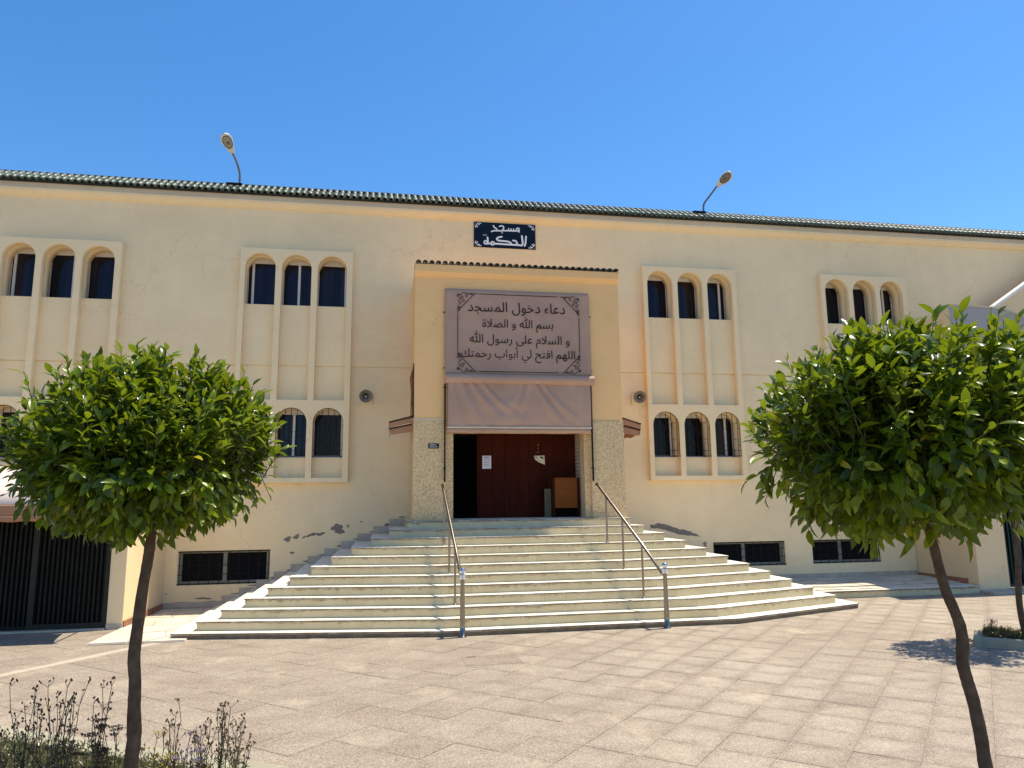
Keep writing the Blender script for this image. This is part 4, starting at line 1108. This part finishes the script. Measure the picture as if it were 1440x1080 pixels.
# front wall: beige below, grey render parapet with a curve falling to the right
rbox('front_wall', M_WINGR, 13.705, 14.52, 15.30, 15.50, -.03, 4.8)
rbox('front_wall', M_WINGR, 14.521, 22, 15.30, 15.50, 2.5, 4.8)
pts = [(13.705, 4.801), (22, 4.801), (22, 5.2), (17.4, 5.6), (16.6, 6.10), (16.2, 6.42), (15.9, 6.62), (15.6, 6.75), (15.3, 6.83), (14.9, 6.87), (13.705, 6.90)]
MB().prism_y([(x-RO.x, z) for x, z in pts], 0, .2).build('parapet', M_GREYW, rw, .006)
cp = MB(); tp = pts[3:]
for (xa, za), (xb, zb) in zip(tp, tp[1:]):
    cp.add([(xa-RO.x, -.015, za+.001), (xb-RO.x, -.015, zb+.001), (xb-RO.x, .21, zb+.001), (xa-RO.x, .21, za+.001), (xa-RO.x, -.015, za+.04), (xb-RO.x, -.015, zb+.04), (xb-RO.x, .21, zb+.04), (xa-RO.x, .21, za+.04)],
           [(0, 1, 2, 3), (4, 7, 6, 5), (0, 4, 5, 1), (1, 5, 6, 2), (2, 6, 7, 3), (3, 7, 4, 0)])
cp.build('coping', M_FASCIA, rw)
# outer stair parapet climbing behind
MB().prism_y([(15.2-RO.x, 4.8), (22-RO.x, 4.8), (22-RO.x, 10.9), (15.2-RO.x, 6.60)], 1.2, 1.38).build('stair_parapet', M_WINGR, rw)
MB().prism_y([(15.2-RO.x, 6.605), (22-RO.x, 10.905), (22-RO.x, 10.99), (15.2-RO.x, 6.69)], 1.17, 1.41).build('coping', M_COPE, rw)
rbox('skirting_board', M_REDSK, 13.68, 13.699, 15.62, 17.26, .16, .30)
rbox('skirting_board', M_SKIRT, 13.69, 14.53, 15.27, 15.299, -.01, .08)
rbox('porch_slab', M_SKIRT, 13.70, 22, 14.9, 15.269, -.03, .05)
rbox('inner_wall', M_DARK, 14.53, 22, 15.9, 16.0, 0, 2.6)
M_TEAL = simple('teal_gate_paint', (.014, .035, .034), .45, .2, .25, 7)
gate('gate', 14.525, 18.5, 15.38, .10, 2.49, [15.9], RO, rw, M_TEAL, .10)
rbox('gate_sill', M_SKIRT, 14.525, 22, 15.3, 15.5, -.02, .08)

# ------------------------------------------------------------------ small things on the plaza
mh = thing('access_cover', 'flush rectangular concrete access cover with a slot in the plaza before the stairs', 'cover', (1.55, 10.7, .0))
MB().box(-.40, .40, -.32, .32, -.012, .0045).build('cover_slab', M_PAVE, mh, .002)
MB().box(-.34, -.20, .22, .25, .003, .0065).build('slot', M_PRINT, mh)

# ------------------------------------------------------------------ planting
def mat_leaf(name, dark, mid, light, trans):
    m, nt, b = newmat(name)
    geo = N(nt, 'ShaderNodeNewGeometry'); oi = N(nt, 'ShaderNodeObjectInfo')
    rnd_ = math_n(nt, 'FRACT', math_n(nt, 'ADD', geo.outputs['Random Per Island'], oi.outputs['Random']))
    c = ramp(nt, rnd_, [(0, dark), (.45, mid), (.90, light), (.985, light), (1.0, (.45, .36, .03))])
    nt.links.new(c, b.inputs['Base Color']); b.inputs['Roughness'].default_value = .28; b.inputs['Specular IOR Level'].default_value = .32
    tr = N(nt, 'ShaderNodeBsdfTranslucent'); tc = mix(nt, 1.0, c, trans, 'MULTIPLY')
    nt.links.new(mix(nt, .5, c, trans), tr.inputs['Color'])
    mx = N(nt, 'ShaderNodeMixShader'); mx.inputs[0].default_value = .30
    out = nt.nodes['Material Output']
    nt.links.new(b.outputs[0], mx.inputs[1]); nt.links.new(tr.outputs[0], mx.inputs[2]); nt.links.new(mx.outputs[0], out.inputs[0])
    return m
M_LEAF = mat_leaf('citrus_leaf', (.024, .050, .003), (.060, .108, .005), (.175, .240, .011), (.46, .56, .02))
M_BARK = simple('citrus_bark', (.095, .064, .043), .9, 0, .35, 14, .9, 50)
M_TWIG = simple('green_twig', (.07, .09, .03), .7, 0, .2, 14)

def leaf_template(L, W, curl, fold):
    """folded, arching blade along +x, midrib in the x-z plane"""
    T = [0, .10, .36, .66, .88, 1.0]; Wd = [0, .26, .5, .42, .17, 0]
    mid = [Vector((L*t*(1-.12*abs(curl)*t), 0, -curl*L*t*t*.5)) for t in T]
    v = [mid[0], mid[1], mid[2], mid[3], mid[4], mid[5]]
    for i in (1, 2, 3, 4): v.append(mid[i]+Vector((0, Wd[i]*W, fold*Wd[i]*W)))
    for i in (1, 2, 3, 4): v.append(mid[i]+Vector((0, -Wd[i]*W, fold*Wd[i]*W)))
    f = [(0, 1, 6), (1, 2, 7, 6), (2, 3, 8, 7), (3, 4, 9, 8), (4, 5, 9), (0, 10, 1), (1, 10, 11, 2), (2, 11, 12, 3), (3, 12, 13, 4), (4, 13, 5)]
    return np.array([tuple(p) for p in v]), f
TEMPL = [leaf_template(.094, .037, .35, .40), leaf_template(.104, .040, .6, .30), leaf_template(.080, .035, .15, .50), leaf_template(.094, .044, .8, .22)]
LEAF_ME = []
for T_, f in TEMPL:
    me = bpy.data.meshes.new('leaf'); me.from_pydata([tuple(v) for v in T_], [], f); me.update(); me.polygons.foreach_set('use_smooth', [True]*len(f)); me.materials.append(M_LEAF); LEAF_ME.append(me)

def make_tree(name, label, base, trunk, rads, centre, radii, shoots, seed, nparts, lobes, scale=1.0, flat=.8):
    R = random.Random(seed); B = Vector(base); t = thing(name, label, 'tree', B, 0, 'clipped orange trees')
    tp = [Vector(p)-B for p in trunk]
    cp_ = curve_pts(tp, 5); rr = []
    for i in range(len(cp_)):
        q = i/(len(cp_)-1)*(len(rads)-1); k = min(int(q), len(rads)-2); rr.append((rads[k]+(rads[k+1]-rads[k])*(q-k))*.90*(1+R.uniform(-.05, .05)))
    MB().tube(cp_, rr, 14).build('trunk', M_BARK, t)
    C = Vector(centre)-B; top = tp[-1]
    def surf(th, ph):
        d = Vector((math.cos(ph)*math.cos(th), math.cos(ph)*math.sin(th), math.sin(ph)))
        e = 1.0
        for (lx, ly, lz, amp, w) in lobes:
            a = d.dot(Vector((lx, ly, lz)).normalized()); e += amp*math.exp(-((1-a)/w))
        e += (.10 if seed != 23 else .16)*noise.noise(d*2.1+Vector((seed, 3, 1)))+.10*noise.noise(d*5.0+Vector((1, seed, 2)))
        return d, e
    # limbs
    limb = MB(); tips = []
    for i in range(9):
        th = i*2.4+R.uniform(-.3, .3); ph = R.uniform(.1, 1.2); d, e = surf(th, ph)
        end = C+Vector((d.x*radii[0], d.y*radii[1], d.z*radii[2]))*e*.72
        midp = top.lerp(end, .5)+Vector((R.uniform(-.05, .05), R.uniform(-.05, .05), -.04))
        limb.tube(curve_pts([top-Vector((0, 0, .06)), midp, end], 4), [rads[-1]*.55, rads[-1]*.5, rads[-1]*.42, rads[-1]*.38, rads[-1]*.34, rads[-1]*.3, rads[-1]*.25, rads[-1]*.2, rads[-1]*.14], 7); tips.append((midp, end))
    limb.build('limb', M_BARK, t)['kind'] = 'stuff'
    leaves = []; twig = MB()
    def add_shoot(p, d, n, big=1.0, light=False):
        d = d.normalized(); L = R.uniform(.09, .20)*scale
        ref = Vector((0, 0, 1)) if abs(d.z) < .95 else Vector((1, 0, 0))
        u = d.cross(ref).normalized(); w = d.cross(u)
        twig.tube([p-d*L*.8, p, p+d*L], [.0045, .0035, .002], 4, False)
        a0 = R.uniform(0, 6.28)
        for k in range(n):
            f = (k+.4)/n; a = a0+k*2.4; pos = p+d*(L*(f*1.5-.5)); side = u*math.cos(a)+w*math.sin(a)
            open_ = R.uniform(.55, 1.25)*(1.25-.75*f)
            ld = d*math.cos(open_)+side*math.sin(open_)
            hz = ld+Vector((0, 0, -R.uniform(.0, .45)*(1-f*.6)+(.12 if d.z > .2 else .02)))
            hz += Vector((R.uniform(-.28, .28), R.uniform(-.28, .28), R.uniform(-.2, .2))); hz.normalize(); upv = Vector((0, 0, 1))+d*.6+Vector((R.uniform(-.9, .9), R.uniform(-.9, .9), R.uniform(-.2, .2)))
            y = upv.cross(hz)
            if y.length < .05: y = Vector((1, 0, 0)).cross(hz)
            y.normalize(); z = hz.cross(y)
            leaves.append((pos, hz, y, z, R.uniform(.58, 1.25)*scale*big*(.75+.25*(1-f)), R.randrange(4)))
    for i in range(shoots):
        th = R.uniform(0, 2*math.pi); sz = R.uniform(-1, 1); ph = math.asin(sz); d, e = surf(th, ph)
        k = R.choice([1.0, 1.0, .96, .9, .8, .65, .45])*R.uniform(.90, 1.05)
        rz_ = radii[2] if d.z > 0 else radii[2]*flat
        p = C+Vector((d.x*radii[0], d.y*radii[1], d.z*rz_))*e*k
        nz_ = noise.noise(p*2.6+Vector((seed, 0, 0)))
        if nz_ < (-.24 if seed != 23 else -.15) and k > .7: continue
        p += Vector((R.uniform(-1, 1), R.uniform(-1, 1), R.uniform(-1, 1)))*.035
        dn = Vector((d.x/radii[0], d.y/radii[1], d.z/rz_)).normalized()
        if d.z > -.15: dd = dn*.75+Vector((0, 0, .75))
        else: dd = dn*.9+Vector((0, 0, R.uniform(-.55, .55)))
        dd += Vector((R.uniform(-.45, .45), R.uniform(-.45, .45), R.uniform(-.25, .35)))
        add_shoot(p, dd, R.randint(7, 11))
    for i in range(int(shoots*.04)):   # long tufts standing clear of the outline
        th = R.uniform(0, 2*math.pi); ph = math.asin(R.uniform(-.1, .98)); d, e = surf(th, ph)
        p = C+Vector((d.x*radii[0], d.y*radii[1], d.z*radii[2]))*e*R.uniform(1.0, 1.09)
        add_shoot(p, d*.5+Vector((0, 0, 1)), R.randint(8, 11), 1.1)
    for i in range(int(shoots*.05)):   # drooping sprays under the crown
        th = R.uniform(0, 2*math.pi); ph = math.asin(R.uniform(-.95, -.25)); d, e = surf(th, ph)
        p = C+Vector((d.x*radii[0], d.y*radii[1], d.z*radii[2]*flat))*e*R.uniform(.98, 1.08)
        add_shoot(p, d*.5+Vector((0, 0, -.9)), R.randint(4, 7), 1.05)
    tw = twig.build('twigs', M_TWIG, t); tw['kind'] = 'stuff'
    cl = Vector(CAM_POS)-B
    leaves.sort(key=lambda l: (l[0]-cl).length)
    vis = [l for l in leaves if (lambda q: q and -10 < q[0] < 1450 and -10 < q[1] < 1090)(to_px(l[0]+B))]
    parts = vis[:nparts*2:2]; ids = set(map(id, parts))
    for (pos, x, y, z, s, k) in parts:
        o = bpy.data.objects.new('leaf', LEAF_ME[k]); link(o, t)
        o.matrix_local = Matrix(((x.x*s, y.x*s, z.x*s, pos.x), (x.y*s, y.y*s, z.y*s, pos.y), (x.z*s, y.z*s, z.z*s, pos.z), (0, 0, 0, 1)))
    rest = [l for l in leaves if id(l) not in ids]
    V = []; F = []; n0 = 0
    for (pos, x, y, z, s, k) in rest:
        A = np.array([[x.x, x.y, x.z], [y.x, y.y, y.z], [z.x, z.y, z.z]])*s
        V.append(TEMPL[k][0]@A+np.array(pos)); F += [tuple(i+n0 for i in f) for f in TEMPL[k][1]]; n0 += 14
    me = bpy.data.meshes.new('foliage'); me.from_pydata(np.concatenate(V).tolist(), [], F); me.update()
    me.polygons.foreach_set('use_smooth', [True]*len(F)); me.materials.append(M_LEAF)
    o = bpy.data.objects.new('foliage', me); link(o, t); o['kind'] = 'stuff'
    return t
# left tree, trunk nearly upright
make_tree('orange_tree', 'clipped orange tree with a broad dome crown in the weedy bed at the left', (-1.63, 5.5, .02),
    [(-1.63, 5.5, 0), (-1.62, 5.5, .30), (-1.62, 5.5, .50), (-1.61, 5.5, .68), (-1.622, 5.5, .86), (-1.628, 5.5, 1.04), (-1.645, 5.5, 1.20), (-1.635, 5.5, 1.40), (-1.62, 5.5, 1.64), (-1.60, 5.5, 1.83), (-1.59, 5.5, 1.97), (-1.59, 5.52, 2.2)],
    [.062, .055, .050, .048, .044, .043, .041, .039, .038, .036],
    (-1.665, 5.55, 2.51), (.71, .74, .62), 1900, 11, 300, [(-.9, -.2, -.1, .07, .10), (.2, -.3, -1, .10, .12), (.9, -.2, .0, .06, .1), (.3, -.1, .9, .05, .10), (-.5, -.1, .7, -.05, .12)], 1.20, .54)
# right tree, leaning trunk
make_tree('orange_tree', 'clipped orange tree with a leaning trunk in the right foreground', (4.0, 4.45, 0),
    [(4.0, 4.45, 0), (3.93, 4.45, .25), (3.88, 4.45, .47), (3.868, 4.45, .66), (3.84, 4.45, .88), (3.812, 4.45, 1.0), (3.79, 4.45, 1.13), (3.808, 4.45, 1.25), (3.80, 4.45, 1.36), (3.765, 4.45, 1.47), (3.72, 4.45, 1.59), (3.68, 4.45, 1.79), (3.66, 4.45, 1.91), (3.62, 4.47, 2.15)],
    [.062, .052, .045, .043, .042, .043, .040, .038, .035, .033, .033],
    (3.54, 4.50, 2.60), (.86, .82, .62), 1450, 23, 300, [(.35, -.2, .75, .14, .10), (-.9, -.1, .1, .06, .10), (-.55, 0, .7, -.10, .10), (.9, -.2, .5, .10, .2), (-.3, 0, -.8, .05, .2)], 1.45, .78)
# tree behind it in the square planter
make_tree('orange_tree', 'smaller orange tree growing in the square planter at the right edge', (9.50, 9.82, .10),
    [(9.50, 9.82, .1), (9.44, 9.82, .6), (9.50, 9.82, 1.2), (9.54, 9.82, 1.8), (9.50, 9.82, 2.2)], [.055, .05, .045, .045, .04],
    (9.46, 9.92, 2.85), (.95, .85, .72), 900, 31, 40, [(-.8, -.2, .2, .08, .2)], 1.0, .8)

M_KERB = simple('pale_kerb', (.32, .29, .21), .8, 0, .15, 6, .5, 60)
def planter(name, label, corners, w, h, mat=M_KERB):
    c = sum((Vector(p) for p in corners), Vector((0, 0)))/len(corners); O = Vector((c.x, c.y, 0))
    t = thing(name, label, 'planter', O)
    P = [Vector(p)-c for p in corners]; n = len(P)
    I = []
    for i in range(n):
        a, b, d = P[i-1], P[i], P[(i+1) % n]; e1 = (b-a).normalized(); e2 = (d-b).normalized()
        n1 = Vector((-e1.y, e1.x)); n2 = Vector((-e2.y, e2.x)); bis = (n1+n2); bis = bis/bis.dot(n1) if bis.length > .01 else n1
        I.append(b+bis*w)
    for i in range(n):
        j = (i+1) % n; L = (P[j]-P[i]).length; k = max(1, round(L/.95))
        for s in range(k):
            a, b = s/k, (s+1)/k
            g = .003/L
            q = [P[i].lerp(P[j], a+g), P[i].lerp(P[j], b-g), I[i].lerp(I[j], b-g), I[i].lerp(I[j], a+g)]
            MB().prism([(v.x, v.y) for v in q], -.03, h).build('kerb_stone', mat, t, .012)
    m = MB(); nn = 26; bb = [min(p.x for p in I), max(p.x for p in I), min(p.y for p in I), max(p.y for p in I)]
    m.add([(v.x, v.y, h-.03) for v in I], [tuple(range(n))]); m.build('soil', M_SOIL, t)
    return t, c, I
pR, cR, IR = planter('planter', 'square kerbed planter with dry ground cover in the shade at the right edge', [(8.70, 9.95), (10.25, 8.51), (10.98, 9.28), (9.42, 10.72)], .13, .14)
pL, cL, IL = planter('planter', 'kerbed flower bed full of tall dry weeds at the lower left corner', [(-6.2, 9.9), (-8.1, 6.5), (-2.7, 3.55), (-.72, 6.60)], .30, .09)

M_WEED = simple('dry_weed_stem', (.12, .09, .05), .85, 0, .3, 30)
M_SEED = simple('seed_head', (.09, .058, .038), .9, 0, .4, 40)
M_WLEAF = mat_leaf('weed_leaf', (.045, .05, .02), (.07, .078, .03), (.15, .14, .065), (.2, .28, .06))
M_FLOWY = simple('yellow_flower', (.42, .33, .06), .7, 0, .1, 20)
M_FLOWP = simple('lilac_flower', (.20, .16, .22), .7, 0, .1, 20)
def small_leaf(m, p, d, L, W):
    d = d.normalized(); s = d.cross(Vector((0, 0, 1)));
    s = s.normalized()*W if s.length > .01 else Vector((W, 0, 0)); up = s.cross(d).normalized()*W*.4
    m.add([p, p+d*L*.5+s+up, p+d*L, p+d*L*.5-s+up, p+d*L*.5], [(0, 4, 1), (1, 4, 2), (2, 4, 3), (3, 4, 0)])
def weed(x, y, H, seed, label, spread=.10, nst=7, leafy=1.0, umbel=False, z0=.07, flower=None):
    R = random.Random(seed); t = thing('weed', label, 'weed', (x, y, z0), 0, 'dry weeds in the left bed')
    st = MB(); sd = MB(); lf = MB()
    for s in range(nst):
        a = R.uniform(0, 6.28); h = H*R.uniform(.62, 1.0) if s else H
        p = Vector((R.uniform(-.04, .04), R.uniform(-.04, .04), 0)); lean = Vector((math.cos(a), math.sin(a), 0))*spread*R.uniform(.2, 1.2)*h
        pts = [p]; n = 6
        for k in range(1, n+1):
            f = k/n; pts.append(p+lean*f**1.4+Vector((R.uniform(-.012, .012), R.uniform(-.012, .012), h*f)))
        st.tube(pts, [.0042*(1-.5*k/n) for k in range(n+1)], 4, False)
        for k in range(3, n+1):   # side branchlets with seed heads
            for b in range(R.randint(0, 2) if k < n else 3):
                d = Vector((R.uniform(-1, 1), R.uniform(-1, 1), R.uniform(.6, 1.4))).normalized(); L = R.uniform(.03, .11)*(1.1 if k < n else .6)
                e = pts[k]+d*L; st.tube([pts[k], pts[k]+d*L*.6+Vector((0, 0, -.004)), e], [.0022, .0018, .0015], 4, False)
                if umbel:
                    for c in range(11):
                        aa = c*2.4; rr = .004*c**.9; q = e+Vector((math.cos(aa)*rr, math.sin(aa)*rr, .012-rr*.2)); st.tube([e, q], [.001, .001], 3, False)
                        sd.add([q+Vector(v)*.005 for v in ((1, 0, 0), (0, 1, 0), (-1, 0, 0), (0, -1, 0), (0, 0, 1), (0, 0, -1))], [(0, 1, 4), (1, 2, 4), (2, 3, 4), (3, 0, 4), (1, 0, 5), (2, 1, 5), (3, 2, 5), (0, 3, 5)])
                else:
                    for c in range(R.randint(1, 2)):
                        q = e+Vector((R.uniform(-.012, .012), R.uniform(-.012, .012), R.uniform(-.006, .012))); rr = R.uniform(.005, .009)
                        sd.add([q+Vector(v)*rr for v in ((1, 0, 0), (0, 1, 0), (-1, 0, 0), (0, -1, 0), (0, 0, 1.6), (0, 0, -1.2))], [(0, 1, 4), (1, 2, 4), (2, 3, 4), (3, 0, 4), (1, 0, 5), (2, 1, 5), (3, 2, 5), (0, 3, 5)])
        for c in range(int(16*leafy)):
            f = R.random()**1.8*.7; k = min(int(f*n), n-1); q = pts[k].lerp(pts[k+1], f*n-k)
            small_leaf(lf, q, Vector((R.uniform(-1, 1), R.uniform(-1, 1), R.uniform(-.3, .7))), R.uniform(.03, .06), R.uniform(.005, .010))
    st.build('stem', M_WEED, t)['kind'] = 'stuff'; sd.build('seed_head', flower or M_SEED, t)['kind'] = 'stuff'; lf.build('foliage', M_WLEAF, t)['kind'] = 'stuff'
def at_px(px, Y, z=.07):
    """point on the ray through photo column px (at bed height) at depth Y: used only to read plant positions off the plan"""
    d = r_*((px-720)/FOC)+u_*(-(1000-540)/FOC)+f_; return d.x/d.y*Y
W = [(8, 5.7, .66, 'tall dark dry weed at the very left edge of the bed', .10, 7, 1.0, False, None),
     (38, 5.9, .84, 'tall branching dry weed with seed heads, second from the left', .10, 6, .7, False, None),
     (66, 5.6, .86, 'tallest clump of seeding stems left of the tree, leaning right', .16, 8, 1.0, False, None),
     (92, 5.9, .83, 'dense dry weed clump with forked tops midway between edge and tree', .16, 8, 1.1, False, None),
     (118, 5.5, .63, 'umbel-headed weed with flat yellow-green tops left of the trunk', .28, 7, .8, True, None),
     (145, 5.8, .84, 'slim upright weed with two forked tops just left of the trunk', .10, 5, .6, False, None),
     (165, 5.7, .62, 'low bushy weed touching the left side of the trunk', .22, 6, 1.0, True, None),
     (222, 5.8, .45, 'small yellow-flowered weed immediately right of the trunk', .34, 5, 1.2, False, M_FLOWY),
     (242, 5.9, .66, 'thin single-spiked weed right of the yellow flowers', .07, 4, 1.2, False, None),
     (268, 5.8, .48, 'short pale weed with lilac flowers in the right part of the bed', .20, 7, 2.0, False, M_FLOWP),
     (290, 5.9, .53, 'sparse sunlit weed between lilac flowers and the tallest right stem', .16, 7, 2.0, False, None),
     (316, 5.8, .66, 'tall lone stem with a single head near the right end of the bed', .09, 4, 1.6, False, None),
     (338, 5.9, .52, 'fan of dry stems at the right end of the bed beside the kerb', .30, 8, 2.0, False, None)]
for i, (px, Y, H, lab, spd, ns, lfy, um, fl) in enumerate(W): weed(at_px(px, Y), Y, H*1.07, 100+i, lab, spd, ns+2, lfy*1.3, um, .07, fl)
# low ground cover: countless small leaves and stems
def cover(name, label, poly, c, z, n, seed, mat, hmax, keep=None):
    R = random.Random(seed); m = MB(); xs = [p.x for p in poly]; ys = [p.y for p in poly]
    def inside(x, y):
        r = False
        for i in range(len(poly)):
            a, b = poly[i], poly[i-1]
            if (a.y > y) != (b.y > y) and x < (b.x-a.x)*(y-a.y)/(b.y-a.y)+a.x: r = not r
        return r
    k = 0
    while k < n:
        x, y = R.uniform(min(xs), max(xs)), R.uniform(min(ys), max(ys))
        if not inside(x, y) or (keep and not keep(x+c.x, y+c.y)): k += .2; continue
        k += 1; h = hmax*(.35+.65*max(0, noise.noise(Vector((x*2.5, y*2.5, seed)))+.5))*R.uniform(.3, 1)
        p = Vector((x+c.x, y+c.y, z)); 
        for j in range(3):
            small_leaf(m, p+Vector((R.uniform(-.02, .02), R.uniform(-.02, .02), h*R.random())), Vector((R.uniform(-1, 1), R.uniform(-1, 1), R.uniform(.1, 1.3))), R.uniform(.03, .07), R.uniform(.004, .011))
    o = m.build(name, mat); tag(o, label, 'ground cover', None, 'stuff'); return o
M_DRYC = mat_leaf('dry_cover', (.07, .045, .02), (.11, .075, .03), (.15, .15, .05), (.2, .2, .05))
cover('ground_cover', 'low dry brown and green ground cover in the right planter', IR, cR, .11, 3500, 3, M_DRYC, .14)
cover('ground_cover', 'tangle of low green weeds covering the left flower bed', IL, cL, .06, 11000, 4, M_WLEAF, .18, lambda x, y: y > 4.9 and x > -4.3)
weed(9.36, 10.30, .17, 301, 'small brown seedling poking above the ground cover in the right planter', .2, 5, .6, False, .12)
weed(9.75, 9.95, .20, 302, 'small green sprig standing above the ground cover in the right planter', .15, 4, 1.2, False, .12)
